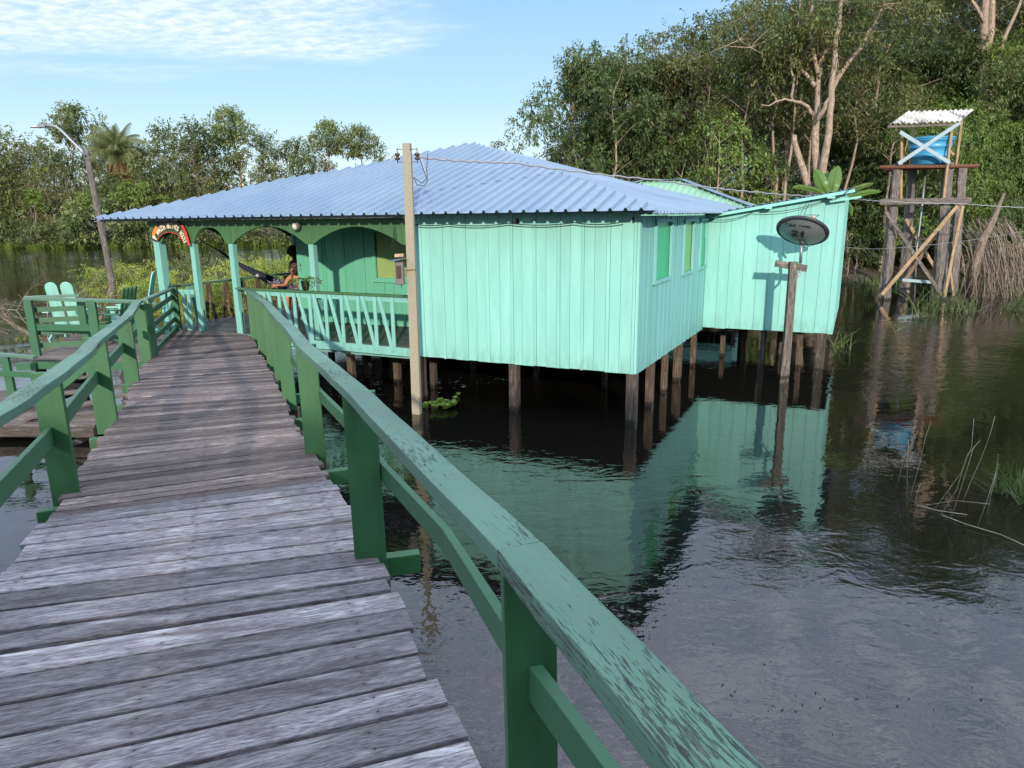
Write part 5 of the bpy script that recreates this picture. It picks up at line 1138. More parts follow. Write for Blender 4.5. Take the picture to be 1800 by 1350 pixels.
weeds('water_weeds', [(-14.2+1.1*i*.9, 19.5+.8*math.sin(i*1.7), 1.2, .6, 1) for i in range(-3, 6)]+[(-13, 17.6, 1.5, .5, .8), (-11, 18, 1.2, .4, .6)], 5, 'leaf_olive', .17, 120, w_=.018)
weeds('far_bank_grass', [(-92+3.1*i, 89.3, 2.6, .9, 1) for i in range(28)], 6, 'grass_bank', .9, 150, w_=.09)
weeds('bank_grass', [(14+1.6*i, 32.2, 1.3, .5, 1) for i in range(12)], 7, 'leaf_mid', .6, 50, w_=.03)

# ------------------------------------------------------------------ lamp post
Yl = 26; lamp = thing('street_lamp', (-14.6, Yl, 0), 'rough leaning wooden pole with a curved metal arm and a flat lamp head', 'street lamp')
m_ = MB(); ctl = [(201, 545), (197, 500), (186, 440), (172, 370), (160, 310), (150, 262)]; pts = [V3(pY(x, y, Yl)) for x, y in ctl]; pts[0].z = -.3
m_.tube(pts, [.115, .115, .105, .11, .10, .09], 10); m_.build('pole', 'grey_wood', lamp)
m_ = MB(); arc = [(150, 275), (143, 264), (130, 252), (118, 240), (107, 229), (98, 222.5), (88, 220.5), (78, 221)]; m_.tube([V3(pY(x, y, Yl-.12)) for x, y in arc], .045, 10)
m_.build('arm', 'galv', lamp)
m_ = MB(); a_, b_ = V3(pY(80, 221, Yl-.12)), V3(pY(53, 223.5, Yl-.3)); d = (b_-a_).normalized(); sdv = d.cross(ZU).normalized(); u_ = sdv.cross(d)
m_.prism(a_, a_.lerp(b_, .5), sdv*.09, u_*.055, sdv*.15, u_*.05); m_.prism(a_.lerp(b_, .5), b_, sdv*.15, u_*.04, sdv*.11, u_*.012); m_.build('lamp_head', 'galv', lamp, bevel=.01)
m_ = MB(); m_.lathe(a_.lerp(b_, .12)+u_*.04, u_, [(.04, 0), (.04, .04), (.03, .05)], 10); m_.build('sensor', 'meter_grey', lamp)

# ------------------------------------------------------------------ small house behind
bh = thing('back_house', (4.5, 23, 0), 'small house behind with a green and grey hipped metal roof peeking over the main roof', 'house')
B0, B1 = Vector((1.2, 24.0, 3.42)), Vector((7.25, 21.4, 3.38)); ud = Vector((-(B1-B0).normalized().y, (B1-B0).normalized().x, 0))
Lb = (B1-B0).length; m_ = MB()
corrugate(m_, B0, B1, ud, 2.6, 2.6, 2.6, .95, laps=()); corrugate(m_, B1, B1+ud*5.2, -(B1-B0).normalized(), 2.6, 2.6, 2.6, .95, laps=()); corrugate(m_, B1+ud*5.2, B0+ud*5.2, -ud, 2.6, 2.6, 2.6, .95, laps=()); corrugate(m_, B0+ud*5.2, B0, (B1-B0).normalized(), 2.6, 2.6, 2.6, .95, laps=())
rb_ = m_.build('roof', 'roof_green', bh); md = rb_.modifiers.new('thick', 'SOLIDIFY'); md.thickness = .006
m_ = MB(); e = (B1-B0).normalized()
for a, b in ((B1, B1-e*2.6+ud*2.6+ZU*.95), (B0, B0+e*2.6+ud*2.6+ZU*.95), (B0+e*2.6+ud*2.6+ZU*.95, B1-e*2.6+ud*2.6+ZU*.95)): m_.beam(a+ZU*.06, b+ZU*.06, .22, .015)
m_.build('ridge_cap', 'roof_metal', rb_)
i1, i2, i3, i4 = B0+e*.4+ud*.4, B1-e*.4+ud*.4, B1-e*.4+ud*4.8, B0+e*.4+ud*4.8
for a, b, o_ in ((i1, i2, -ud), (i2, i3, e), (i3, i4, ud), (i4, i1, -e)): m_ = MB(); boards(m_, a, b, cst(.85), cst(3.42), (.25, .22), o_); m_.build('wall', 'turq', bh)
for t in (0, .33, .66, 1):
    for u_ in (0, .5, 1): q = i1.lerp(i2, t).lerp(i4.lerp(i3, t), u_); m_ = MB(); m_.beam((q.x, q.y, -.4), (q.x, q.y, .9), .12, .12, upv=(0, 1, 0)); m_.build('stilt', 'dark_post', bh)

# ------------------------------------------------------------------ water tank tower
tw = thing('tank_tower', (15.2, 27, 0), 'tall wooden tower of rough split trunks and crossed planks carrying the blue tank', 'tower')
YF, YB = 26.5, 28.0
def TP(x, y, Y=YF): return V3(pY(x, y, Y))
def trunkleg(a, b, r0, r1, seed, mat='grey_wood'):
    g = random.Random(seed); mb = MB(); n_ = 16; pts = []; N_ = 12; i0 = 0; mb.smooth = False
    ax_ = (b-a); ph = g.uniform(0, 6); rings = []
    for k_ in range(n_+1):
        t = k_/n_; c = a.lerp(b, t)+Vector((g.gauss(0, .012), g.gauss(0, .012), 0)); r_ = r0+(r1-r0)*t**.7
        for j in range(N_):
            an = 2*math.pi*j/N_; rr = r_*(1+.22*math.sin(an*3+ph+t*1.2)+.12*math.sin(an*5+t*3)+g.gauss(0, .05)); mb.v.append(c+Vector((math.cos(an)*rr, math.sin(an)*rr*.9, 0)))
    o = g.uniform(0, 30); L = ax_.length
    for k_ in range(n_):
        for j in range(N_):
            j2 = (j+1) % N_; A_ = k_*N_; mb.face((A_+j, A_+j2, A_+N_+j2, A_+N_+j), [(o+L*k_/n_, o+j*.1), (o+L*k_/n_, o+(j+1)*.1), (o+L*(k_+1)/n_, o+(j+1)*.1), (o+L*(k_+1)/n_, o+j*.1)])
    mb.face(tuple(n_*N_+j for j in range(N_))); mb.build('leg', mat, tw)
def foot(p): q = p.copy(); q.z = -.4; return q
for a, b, r0, r1, sd_, Y in (((1556, 525), (1577, 288), .20, .13, 1, YF), ((1590, 520), (1606, 289), .18, .14, 2, YB), ((1648, 530), (1667, 285), .27, .15, 3, YF), ((1673, 518), (1692, 289), .21, .15, 4, YB)):
    A_, B_ = TP(*a, Y), TP(*b, Y); A_.z = -.4; trunkleg(A_, B_, r0, r1, sd_)
def tb(name, a, b, wd, h, mat, Ya=YF, Yb=None, parent=tw):
    mb = MB(); mb.beam(TP(*a, Ya), TP(*b, Yb if Yb else Ya), wd, h); return mb.build(name, mat, parent, bevel=.004)
f_ = YF-.36
tb('cross_beam', (1546, 355), (1706, 352), .12, .2, 'grey_wood', f_+.05); tb('cross_beam', (1600, 356), (1690, 358), .1, .14, 'dark_post', YB+.3)
tb('brace', (1557, 372), (1664, 532), .04, .13, 'grey_wood', f_-.02, YF-.3); tb('brace', (1683, 362), (1550, 518), .04, .13, 'pale_wood', f_-.09, YF-.38)
tb('brace', (1652, 402), (1584, 503), .04, .12, 'pale_wood', YF+.3, YB-.2); tb('brace', (1592, 385), (1650, 482), .04, .12, 'pale_wood', YB-.3)
tb('brace', (1692, 362), (1660, 522), .04, .11, 'pale_wood', f_-.03); tb('brace', (1578, 395), (1560, 500), .04, .1, 'stilt_wood', YF+.5); tb('brace', (1670, 470), (1676, 520), .03, .07, 'pale_wood', f_-.02)
tb('plank', (1586, 492), (1660, 498), .03, .11, 'blue_plank', YF+.1); tb('plank', (1600, 420), (1652, 420), .03, .08, 'dark_post', YB+.5); tb('plank', (1608, 422), (1594, 452), .03, .07, 'grey_wood', YB+.5)
for a, b, Y in (((1546, 294), (1712, 292), YF-.2), ((1556, 299), (1720, 291), YF+.4), ((1560, 296), (1715, 293), YB)):
    m_ = MB(); m_.tube([TP(*a, Y), TP(*b, Y)], .06, 8); m_.build('rusty_pipe', 'rust', tw)
m_ = MB(); g = random.Random(3)
for i in range(11): x = 1580+8.6*i; a = TP(x, 290.5, YF-.25); b = TP(x, 290.5, YB+.3); b.z = a.z; m_.beam(a, b, .17, .05)
m_.build('platform', 'dark_post', tw)
for a, b, w_, Y, mt_ in (((1583, 350), (1585, 226), .085, YF, 'pale_wood'), ((1658, 350), (1673, 222), .085, YF-.25, 'pale_wood'), ((1680, 290), (1690, 212), .085, YF+.7, 'pale_wood'), ((1600, 290), (1607, 208), .08, YB, 'pale_wood'), ((1586, 287), (1597, 238), .03, YF+.5, 'pale_wood')):
    tb('upright', a, b, w_, w_, mt_, Y)
tb('brace', (1582, 232), (1669, 286), .03, .13, 'blue_plank', YF-.32); tb('brace', (1579, 288), (1688, 215), .03, .13, 'blue_plank', YF-.38); tb('brace', (1662, 258), (1677, 272), .03, .09, 'pale_wood', YF+.3)
m_ = MB(); m_.tube([TP(1627, 300, YF+.6), TP(1620, 370, YF+.6), TP(1611, 440, YF+.5), TP(1607, 530, YF+.4)], .035, 8); m_.build('downpipe', 'galv', tw)
m_ = MB(); r0_, r1_ = TP(1564, 218.5, YF-.45), TP(1687, 214.5, YF-.45); rd = (r1_-r0_).normalized(); bd_ = Vector((-rd.y, rd.x, 0)).normalized()
bk_ = TP(1611, 199, YB+.15); corrugate(m_, r0_, r1_, Vector((.70, .714, 0)), 1.7, 0, 0, .55, pitch=.19, h=.055, laps=(), prof='sin')
rt_ = m_.build('roof', 'fibre_cement', tw); md = rt_.modifiers.new('thick', 'SOLIDIFY'); md.thickness = .012
m_ = MB(); m_.beam(r0_-ZU*.06+bd_*.12, r1_-ZU*.06+bd_*.12, .05, .09); m_.build('rafter', 'grey_wood', tw)
tk = thing('water_tank', (15.3, 27.1, 4.98), 'round blue plastic water tank with rounded ribs on top of the wooden tower', 'water tank')
c_ = TP(1632, 290, YF+.55); c_.z = TP(1632, 289, YF-.2).z+.03
m_ = MB(); m_.lathe(c_, (0, 0, 1), [(.53, 0), (.555, .02), (.60, .26), (.625, .27), (.625, .29), (.615, .3), (.66, .58), (.685, .59), (.685, .61), (.675, .62), (.71, .80), (.745, .81), (.75, .86), (.75, .9)], 40); m_.build('body', 'plastic_blue', tk)
m_ = MB(); m_.lathe(c_+ZU*.88, (0, 0, 1), [(.77, 0), (.775, .05), (.72, .07), (.3, .13), (.05, .14)], 40); m_.build('lid', 'plastic_blue', tk)

# ------------------------------------------------------------------ dry cane heap, dead trunk, stones, grass by the tower
m_ = MB(); g = random.Random(9)
for i in range(170):
    a = V3(pY(1695+i*.5+g.gauss(0, 14), 415+g.uniform(-35, 45), 30+g.gauss(0, .5))); b = V3(pZ(1715+i*.62+g.gauss(0, 14), 522+g.gauss(0, 3), 0.0))
    m_.tube([a, a.lerp(b, .3)+Vector((.22, 0, .16)), a.lerp(b, .65)+Vector((.2, 0, .05)), b], [.013, .014, .012, .01], 3, cap=False)
for i in range(70):
    a = V3(pY(1680+g.uniform(0, 130), 420+g.uniform(-30, 80), 30.5+g.gauss(0, .5))); d_ = Vector((g.gauss(0, 1), g.gauss(0, .3), g.gauss(-.1, .6))).normalized(); m_.tube([a, a+d_*g.uniform(.5, 1.3)], [.012, .005], 3, cap=False)
m_.build('dry_canes', 'twig', label='heap of dry brown canes arching into the water at the right edge', cat='dry canes', loc=pZ(1760, 520, 0))
m_ = MB(); q = pZ(1707, 516, 0); A_ = V3(q)-ZU*.3; m_.tube([A_, V3(pY(1716, 455, q[1]+.2)), V3(pY(1728, 420, q[1]+.4)), V3(pY(1745, 390, q[1]+.6)), V3(pY(1765, 340, q[1]+1))], [.24, .19, .16, .12, .05], 9); m_.build('dead_tree', 'bark', label='leaning dead brown trunk rising from the water right of the tower', cat='dead tree', loc=q)
m_ = MB(); q = pZ(1695, 478, .0); m_.beam(V3(pY(1690, 482, 31)), V3(pY(1712, 464, 31)), .3, .35); m_.build('fallen_log', 'bark', label='short broken log leaning on the bank between tower and dead trunk', cat='log', loc=pY(1700, 475, 31))
def rock(px_, py_, r_, lab, seed):
    g = random.Random(seed); q = pZ(px_, py_, 0); mb = MB(); mb.smooth = True; n1, n2 = 8, 12
    for i in range(n1+1):
        for j in range(n2):
            a, b = math.pi*i/n1, 2*math.pi*j/n2; k_ = r_*(1+.12*math.sin(b*3+a*2+seed)+g.gauss(0, .03)); mb.v.append((q[0]+k_*1.4*math.sin(a)*math.cos(b), q[1]+k_*math.sin(a)*math.sin(b), .02+k_*.55*math.cos(a)))
    for i in range(n1):
        for j in range(n2): j2 = (j+1) % n2; mb.face((i*n2+j, (i+1)*n2+j, (i+1)*n2+j2, i*n2+j2))
    mb.build('rock', 'stone', label=lab, cat='rock', loc=q)
rock(1506, 493, .28, 'pale rounded rock in the water right of the wing', 2)
q = pZ(1492, 493, 0); t_ = make_tree('water_sapling', 'small leafy sapling growing from the water right of the wing', (q[0], q[1], 0), 51, h=2.7, spread=1.35, base=.3, nc=16, cr=(.35, .55), mats=['leaf_mid', 'leaf_bright'], leaf=(.13, .07), twigs=7, k=7, tl=.5, droop=.1, stems=4, trunk=.035, bark='bark_pale', shape='ground')
def tuft(px_, py_, n, h, lab, mat='leaf_mid', w_=.012, seed=1, sp_=.12, name='grass_tuft', grp='grass tufts in the water'):
    g = random.Random(seed+px_); q = pZ(px_, py_, 0); mb = MB()
    for _ in range(n):
        p = V3(q)+Vector((g.gauss(0, sp_), g.gauss(0, sp_*.6), -.02)); d = Vector((g.gauss(0, .45), g.gauss(0, .35), 1)).normalized(); hh = h*g.uniform(.5, 1.2); s_ = d.cross(Vector((g.gauss(0, 1), 1, 0))).normalized()*w_; pts = [p]
        for k_ in range(5): d = (d-ZU*.12+Vector((g.gauss(0, .05), 0, 0))).normalized(); pts.append(pts[-1]+d*hh/5)
        i = len(mb.v)
        for k_, pp in enumerate(pts): ww = 1-.17*k_; mb.v += [pp-s_*ww, pp+s_*ww]
        for k_ in range(5): mb.face((i+2*k_, i+2*k_+1, i+2*k_+3, i+2*k_+2))
    mb.build(name, mat, label=lab, cat='grass', loc=q, group=grp)
for px_, py_, n, h, lab in ((1655, 545, 60, .9, 'grass tuft around the right front leg of the tower'), (1613, 537, 14, .9, 'grass tuft between the tower legs'), (1618, 556, 18, .8, 'grass tuft in front of the tower, below its middle'), (1700, 548, 26, .7, 'thin grass tuft right of the tower'), (1475, 612, 22, .6, 'grass tuft just right of the wing corner'), (1790, 545, 40, .9, 'grass tuft at the right edge below the canes'), (1580, 578, 12, .4, 'tiny grass tuft left of the tower reflection')):
    tuft(px_, py_, n, h, lab, w_=.018, sp_=.28)
tuft(1757, 868, 16, .42, 'bright green grass clump standing in dark water at the lower right', 'leaf_mid', .012, 2, .04); tuft(1783, 868, 34, .45, 'larger bright green grass clump at the right edge of the water', 'leaf_mid', .014, 3, .08); tuft(1800, 885, 20, .35, 'green grass clump cut by the right picture edge', 'leaf_mid', .012, 4, .05)
# thin dead reeds in the dark water, lower right
def reed(pxs, lab, i):
    q0 = pZ(*pxs[0], 0); pts = [V3(q0)-ZU*.05]+[V3(pY(x, y, q0[1]+.03*k_)) for k_, (x, y) in enumerate(pxs[1:])]
    mb = MB(); mb.tube(pts, [.0042-.002*k_/(len(pts)-1) for k_ in range(len(pts))], 4); mb.build('dead_reed', 'reed', label=lab, cat='reed', loc=q0, group='dead reeds in the dark water')
rl = [[(1595, 895), (1595, 820), (1597, 772)], [(1597, 882), (1615, 820), (1628, 765), (1637, 740)], [(1578, 848), (1588, 808), (1614, 757)], [(1640, 893), (1690, 830), (1708, 785), (1712, 735)], [(1650, 905), (1682, 860), (1700, 800), (1722, 775)], [(1670, 912), (1692, 850), (1712, 785)], [(1692, 880), (1705, 850), (1725, 805), (1740, 765), (1749, 732)], [(1715, 930), (1735, 880), (1755, 815)], [(1607, 890), (1612, 868), (1618, 850)], [(1735, 905), (1742, 870), (1751, 830)]]
nm_ = ['leftmost upright dead reed of the lower right clump', 'dead reed forking at its tip, beside the leftmost', 'short bent dead reed crossing the leftmost', 'long dead reed with a hooked tip at mid clump', 'dead reed leaning right under the hooked one', 'straight thin dead reed inside the clump', 'tallest dead reed reaching up at the clump right side', 'thin dead reed right of the tallest', 'tiny dead reed stub at the clump foot', 'last thin dead reed before the green clump']
for i, (l, lab) in enumerate(zip(rl, nm_)): reed(l, lab, i)
m_ = MB(); m_.tube([pZ(1628, 888, .02), pY(1680, 880, pZ(1650, 885, 0)[1]+.05), pY(1738, 886, 6.9)], .0045, 4); m_.tube([pZ(1655, 905, .0), pZ(1700, 922, .03), pZ(1760, 940, .02), pZ(1830, 972, 0)], .0045, 4); m_.tube([pZ(1612, 888, .0), pZ(1650, 898, .01), pZ(1700, 905, .01)], .007, 5); m_.build('fallen_twigs', 'reed', label='thin dead stems lying on the dark water through the reed clump', cat='twigs', loc=pZ(1655, 900, 0))
# water lettuce at the pole foot
def rosette(mb, c, r_, g):
    for i in range(9):
        a = 2*math.pi*i/9+g.uniform(-.2, .2); e = g.uniform(.35, 1.0); d = Vector((math.cos(a)*math.cos(e), math.sin(a)*math.cos(e), math.sin(e))); s_ = Vector((-math.sin(a), math.cos(a), 0)); i0 = len(mb.v)
        mb.v += [c, c+d*r_*.55-s_*r_*.3, c+d*r_-s_*r_*.28+ZU*.01, c+d*r_*1.08, c+d*r_+s_*r_*.28+ZU*.01, c+d*r_*.55+s_*r_*.3]; mb.face((i0, i0+1, i0+2, i0+3)); mb.face((i0, i0+3, i0+4, i0+5))
g = random.Random(4); m_ = MB(); c0_ = pZ(772, 718, 0)
for i in range(26): a = g.uniform(0, 6.28); rr = math.sqrt(g.random()); rosette(m_, Vector((c0_[0]+.28*rr*math.cos(a)+.0, c0_[1]+.16*rr*math.sin(a), .02+g.uniform(0, .13)*(1-rr*.7))), g.uniform(.05, .085), g)
for x, y in ((748, 719), (742, 716), (800, 703), (737, 722), (806, 697)): q = pZ(x, y, 0); rosette(m_, Vector((q[0], q[1], .02)), .06, g)
m_.build('water_plant', 'leaf_lettuce', label='bright green floating water plant cluster beside the foot of the concrete pole', cat='water plant', loc=c0_)
# floating specks of debris
m_ = MB(); g = random.Random(12)
for _ in range(26):
    q = pZ(1250+abs(g.gauss(0, 190)), 1215+g.gauss(0, 38), .004); a = g.uniform(0, 3.14); l = g.uniform(.003, .013); d = Vector((math.cos(a), math.sin(a), 0)); s_ = Vector((-d.y, d.x, 0))*.0025; m_.plate([V3(q)-d*l-s_, V3(q)+d*l-s_, V3(q)+d*l+s_, V3(q)-d*l+s_], ZU, .003)
m_.build('debris', 'wire_black', kind='stuff')

# ------------------------------------------------------------------ banana plant behind the wing
bn = thing('banana_plant', HL(-1.9, wz+5.4, .2), 'banana plant with broad pale green leaves rising behind the sloping wing roof', 'banana plant'); b0 = LOC[bn.name]; Yb_ = b0.y
m_ = MB(); m_.tube([b0, V3(pY(1462, 350, Yb_))], [.14, .09], 10); m_.build('trunk', 'bark_pale', bn)
def blade(pts, wd, rg, nm='leaf', fold=.25, tilt=0):
    wd *= .62
    P_ = [V3(pY(x, y, Yb_+dy)) for x, y, dy in pts]; q = []
    for a, b in zip(P_, P_[1:]): q += [a.lerp(b, t/4) for t in range(4)]
    q.append(P_[-1]); n_ = len(q); mb = MB(); mb.smooth = True
    for k_, p in enumerate(q):
        t = k_/(n_-1); d = (q[min(k_+1, n_-1)]-q[max(0, k_-1)]).normalized(); vw_ = (p-Vector(CAM)).normalized(); s_ = d.cross(vw_).normalized(); nn = s_.cross(d)
        w_ = wd*(math.sin(math.pi*min(1, (t*1.0+.06)/1.06))**.55)*(1+.06*math.sin(k_*2.3)); mb.v += [p-s_*w_+nn*fold*w_, p-s_*w_*.5+nn*fold*.35*w_, p, p+s_*w_*.5+nn*fold*.35*w_, p+s_*w_+nn*fold*w_]
    for k_ in range(n_-1):
        for j in range(4): A_ = k_*5+j; mb.face((A_, A_+1, A_+6, A_+5))
    mb.tube(q, [.025*(1-.8*k_/(n_-1)) for k_ in range(n_)], 5); mb.build(nm, 'leaf_banana', bn)
rg = random.Random(2)
blade([(1458, 345, 0), (1446, 325, 0), (1438, 308, .1), (1432, 298, .2)], .24, rg); blade([(1462, 345, 0), (1466, 322, 0), (1470, 303, .2), (1474, 291, .3)], .27, rg); blade([(1456, 345, 0), (1430, 333, -.1), (1405, 328, -.2), (1392, 330, -.3)], .10, rg)
blade([(1468, 350, 0), (1495, 335, 0), (1520, 326, -.1), (1537, 322, -.1)], .11, rg); blade([(1470, 352, 0), (1505, 342, 0), (1530, 337, .1), (1550, 337, .1)], .12, rg); blade([(1470, 350, .2), (1485, 352, .2), (1496, 366, .2), (1497, 382, .2)], .10, rg); blade([(1459, 347, .2), (1452, 320, .6), (1455, 300, .8)], .2, rg)

# ------------------------------------------------------------------ hammock, people and small things on the porch
mt, n, b = newmat('hammock_cloth'); uv = n.new('ShaderNodeUVMap').outputs[0]; ux, uy, _ = n.sep(uv)
ck = n.new('ShaderNodeTexVoronoi'); ck.inputs['Scale'].default_value = 1; n.put(ck.inputs['Vector'], n.vmath('MULTIPLY', uv, (95, 30, 1)))
bandm = n.math('ADD', n.math('MULTIPLY', n.math('GREATER_THAN', ux, .50), n.math('LESS_THAN', ux, .60)), n.math('MULTIPLY', n.math('GREATER_THAN', ux, .74), n.math('LESS_THAN', ux, .84)))
mk = n.math('MULTIPLY', bandm, n.math('LESS_THAN', ck.outputs['Distance'], .42))
n.put(b.inputs['Base Color'], n.mix(mk, (.022, .028, .06), (.42, .42, .44))); b.inputs['Roughness'].default_value = .95
ham = thing('hammock', HL(9.6, 2.4, 1.6), 'dark navy hammock with white patterned bands slung across the porch', 'hammock')
Yhm = 16.25
hpth = [(386, 441), (405, 455), (430, 469), (452, 481), (475, 493), (500, 503), (522, 508), (545, 506), (572, 490)]; hw_ = [.03, .08, .13, .19, .26, .32, .33, .28, .1]
m_ = MB(); m_.smooth = True; NS, NC = 48, 12; ctr = [V3(pY(x, y, Yhm)) for x, y in hpth]
for i in range(NS+1):
    t = i/NS*(len(ctr)-1); k_ = min(len(ctr)-2, int(t)); f_ = t-k_; c = ctr[k_].lerp(ctr[k_+1], f_); w_ = hw_[k_]+(hw_[k_+1]-hw_[k_])*f_
    for j in range(NC+1):
        a = -1+2*j/NC; fo = .012*math.sin(j*2.4+i*.15)*(1-.3*t/8); m_.v.append(c+Vector((.05, 1, 0))*(a*w_)+ZU*(w_*.55*(a*a-.65)+fo))
for i in range(NS):
    for j in range(NC):
        A_ = i*(NC+1)+j; u0, u1, v0, v1 = i/NS, (i+1)/NS, j/NC, (j+1)/NC; m_.face((A_, A_+NC+1, A_+NC+2, A_+1), [(u0, v0), (u1, v0), (u1, v1), (u0, v1)])
cl_ = m_.build('cloth', 'hammock_cloth', ham); md = cl_.modifiers.new('thick', 'SOLIDIFY'); md.thickness = .006
m_ = MB(); m_.tube([V3(pY(342, 414, Yhm+.1)), V3(pY(365, 430, Yhm)), ctr[0]+Vector((-.02, 0, 0))], .008, 5); m_.tube([ctr[-1], ctr[-1]+Vector((.5, 0, .5))], .012, 5); m_.build('rope', 'wire_black', ham)
for dy in (-.03, .03): m_ = MB(); m_.tube([V3(pY(365, 430, Yhm)), ctr[0]+Vector((.03, dy, 0))], .004, 3); m_.build('cord', 'wire_black', ham)

def blob(mb, c, r, seed, amp=.18, n1=14, n2=20, sc=(1, 1, 1), lo=-2):
    g = random.Random(seed); i0 = len(mb.v); ph = [g.uniform(0, 6) for _ in range(4)]; st = mb.smooth; mb.smooth = True
    for i in range(n1+1):
        for j in range(n2):
            a, b_ = math.pi*i/n1, 2*math.pi*j/n2; k_ = r*(1+amp*.5*math.sin(b_*5+ph[0])*math.sin(a*6+ph[1])+amp*g.uniform(-.5, .5)*math.sin(a)); mb.v.append(Vector(c)+Vector((k_*sc[0]*math.sin(a)*math.cos(b_), k_*sc[1]*math.sin(a)*math.sin(b_), k_*sc[2]*math.cos(a))))
    for i in range(n1):
        for j in range(n2): j2 = (j+1) % n2; mb.face((i0+i*n2+j, i0+(i+1)*n2+j, i0+(i+1)*n2+j2, i0+i*n2+j2))
    mb.smooth = st
def body(name, mat, parent, pts, edges, root=0, sub=2):
    """one skinned surface grown over a skeleton: pts = [(vector, rx, ry)]"""
    q = parent
    base = LOC[q.name]; me = bpy.data.meshes.new(name); me.from_pydata([tuple(Vector(p[0])-base) for p in pts], edges, []); o = bpy.data.objects.new(name, me); C.objects.link(o); o.parent = parent; me.materials.append(MATS[mat])
    sk = o.modifiers.new('skin', 'SKIN'); sk.use_smooth_shade = True; ss = o.modifiers.new('sub', 'SUBSURF'); ss.levels = sub; ss.render_levels = sub
    for i, p in enumerate(pts): d_ = me.skin_vertices[0].data[i]; d_.radius = (p[1], p[2]); d_.use_root = (i == root)
    return o
def hand(pts, edges, wi, d, side_, s=1):
    """palm, thumb and four unequal bent fingers on wrist vertex wi; d = pointing direction, side_ = across the palm"""
    w0 = Vector(pts[wi][0]); d = Vector(d).normalized(); sv = Vector(side_).normalized(); dn = d.cross(sv)
    pts.append((w0+d*.05, .032, .016)); pi_ = len(pts)-1; edges.append((wi, pi_)); pts.append((w0+d*.085, .036, .014)); pj = len(pts)-1; edges.append((pi_, pj))
    for k_, (off, ln) in enumerate(((-.03, .068), (-.01, .078), (.01, .072), (.03, .055))):
        a = w0+d*.10+sv*off; b_ = a+d*ln*.5+dn*ln*.15; c = b_+d*ln*.4+dn*ln*.3; i = len(pts); pts += [(a, .0088, .0088), (b_, .008, .008), (c, .0068, .0068)]; edges += [(pj, i), (i, i+1), (i+1, i+2)]
    i = len(pts); pts += [(w0+d*.055-sv*.045, .010, .010), (w0+d*.085-sv*.058+dn*.015, .008, .008)]; edges += [(pi_, i), (i, i+1)]
def pw_(x, y, Y): return V3(pY(x, y, Y))
# sitting man, seen from behind his left shoulder
p1 = thing('person', pw_(524, 512, 16.15), 'man in a brown cap and grey-green tank top sitting sideways in the navy hammock', 'person')
Y1 = 16.05
pts = [(pw_(527, 506, 16.2), .135, .115), (pw_(526, 499, 16.15), .125, .10), (pw_(523, 491, 16.1), .15, .105), (pw_(521, 486, 16.08), .10, .075), (pw_(520, 482.5, 16.06), .052, .052), (pw_(519, 478.5, 16.03), .062, .07), (pw_(518.5, 474, 16.02), .078, .092), (pw_(519, 469.5, 16.02), .070, .082)]
edges = [(i, i+1) for i in range(7)]
pts += [(pw_(509, 487.5, 15.92), .062, .055), (pw_(504.5, 493, 15.86), .048, .046), (pw_(502, 500, 15.80), .040, .04), (pw_(496, 501.5, 15.72), .034, .032), (pw_(490.5, 501, 15.66), .024, .02)]; edges += [(3, 8), (8, 9), (9, 10), (10, 11), (11, 12)]; hand(pts, edges, 12, (-1, -.4, -.1), (0, 0, 1))
b_ = len(pts); pts += [(pw_(532, 488.5, 16.3), .062, .055), (pw_(533, 495, 16.28), .046, .046), (pw_(530, 503, 16.2), .038, .038), (pw_(520, 505, 16.05), .026, .022)]; edges += [(3, b_), (b_, b_+1), (b_+1, b_+2), (b_+2, b_+3)]; hand(pts, edges, b_+3, (-1, -.3, -.1), (0, 0, 1))
for dx, dyy in ((0, -.06), (5, .12)):
    b_ = len(pts); pts += [(pw_(519+dx, 510, 16.1+dyy), .09, .085), (pw_(506+dx, 512, 15.95+dyy), .068, .068), (pw_(505+dx, 524, 15.92+dyy), .055, .058), (pw_(506+dx, 540, 15.95+dyy), .034, .036), (pw_(504+dx, 544, 15.95+dyy), .036, .03), (pw_(497+dx, 545.5, 15.88+dyy), .035, .018)]; edges += [(0, b_)]+[(b_+i, b_+i+1) for i in range(5)]
pts.append((pw_(510.5, 475, 15.96), .012, .013)); edges.append((6, len(pts)-1)); pts.append((pw_(522.5, 474.5, 15.93), .014, .008)); edges.append((6, len(pts)-1))
body('body', 'skin', p1, pts, edges)
tp = [(pw_(527, 507, 16.2), .148, .128), (pw_(526, 499, 16.15), .142, .116), (pw_(523, 491.5, 16.1), .163, .12), (pw_(521.5, 487.5, 16.09), .088, .085)]; tp += [(pw_(513.5, 486.0, 15.98), .040, .062), (pw_(529, 486.8, 16.22), .040, .062)]
body('tank_top', 'shirt', p1, tp, [(0, 1), (1, 2), (2, 3), (3, 4), (3, 5)])
sp_ = [(pw_(527, 508, 16.2), .15, .13)]; se = []
for dx, dyy in ((0, -.06), (5, .12)): i = len(sp_); sp_ += [(pw_(519+dx, 510, 16.1+dyy), .105, .10), (pw_(507+dx, 512, 15.96+dyy), .088, .086), (pw_(505.5+dx, 519, 15.93+dyy), .075, .078)]; se += [(0, i), (i, i+1), (i+1, i+2)]
body('shorts', 'shorts', p1, sp_, se)
m_ = MB(); blob(m_, pw_(521.5, 474.5, 15.99), .10, 3, .35, sc=(.95, 1.0, 1.15)); g = random.Random(4)
for _ in range(26): blob(m_, pw_(523+g.gauss(0, 3), 477+g.gauss(0, 3.5), 16.0+g.uniform(-.05, .1)), .03, g.random(), .3, 5, 7)
m_.build('hair', 'hair', p1)
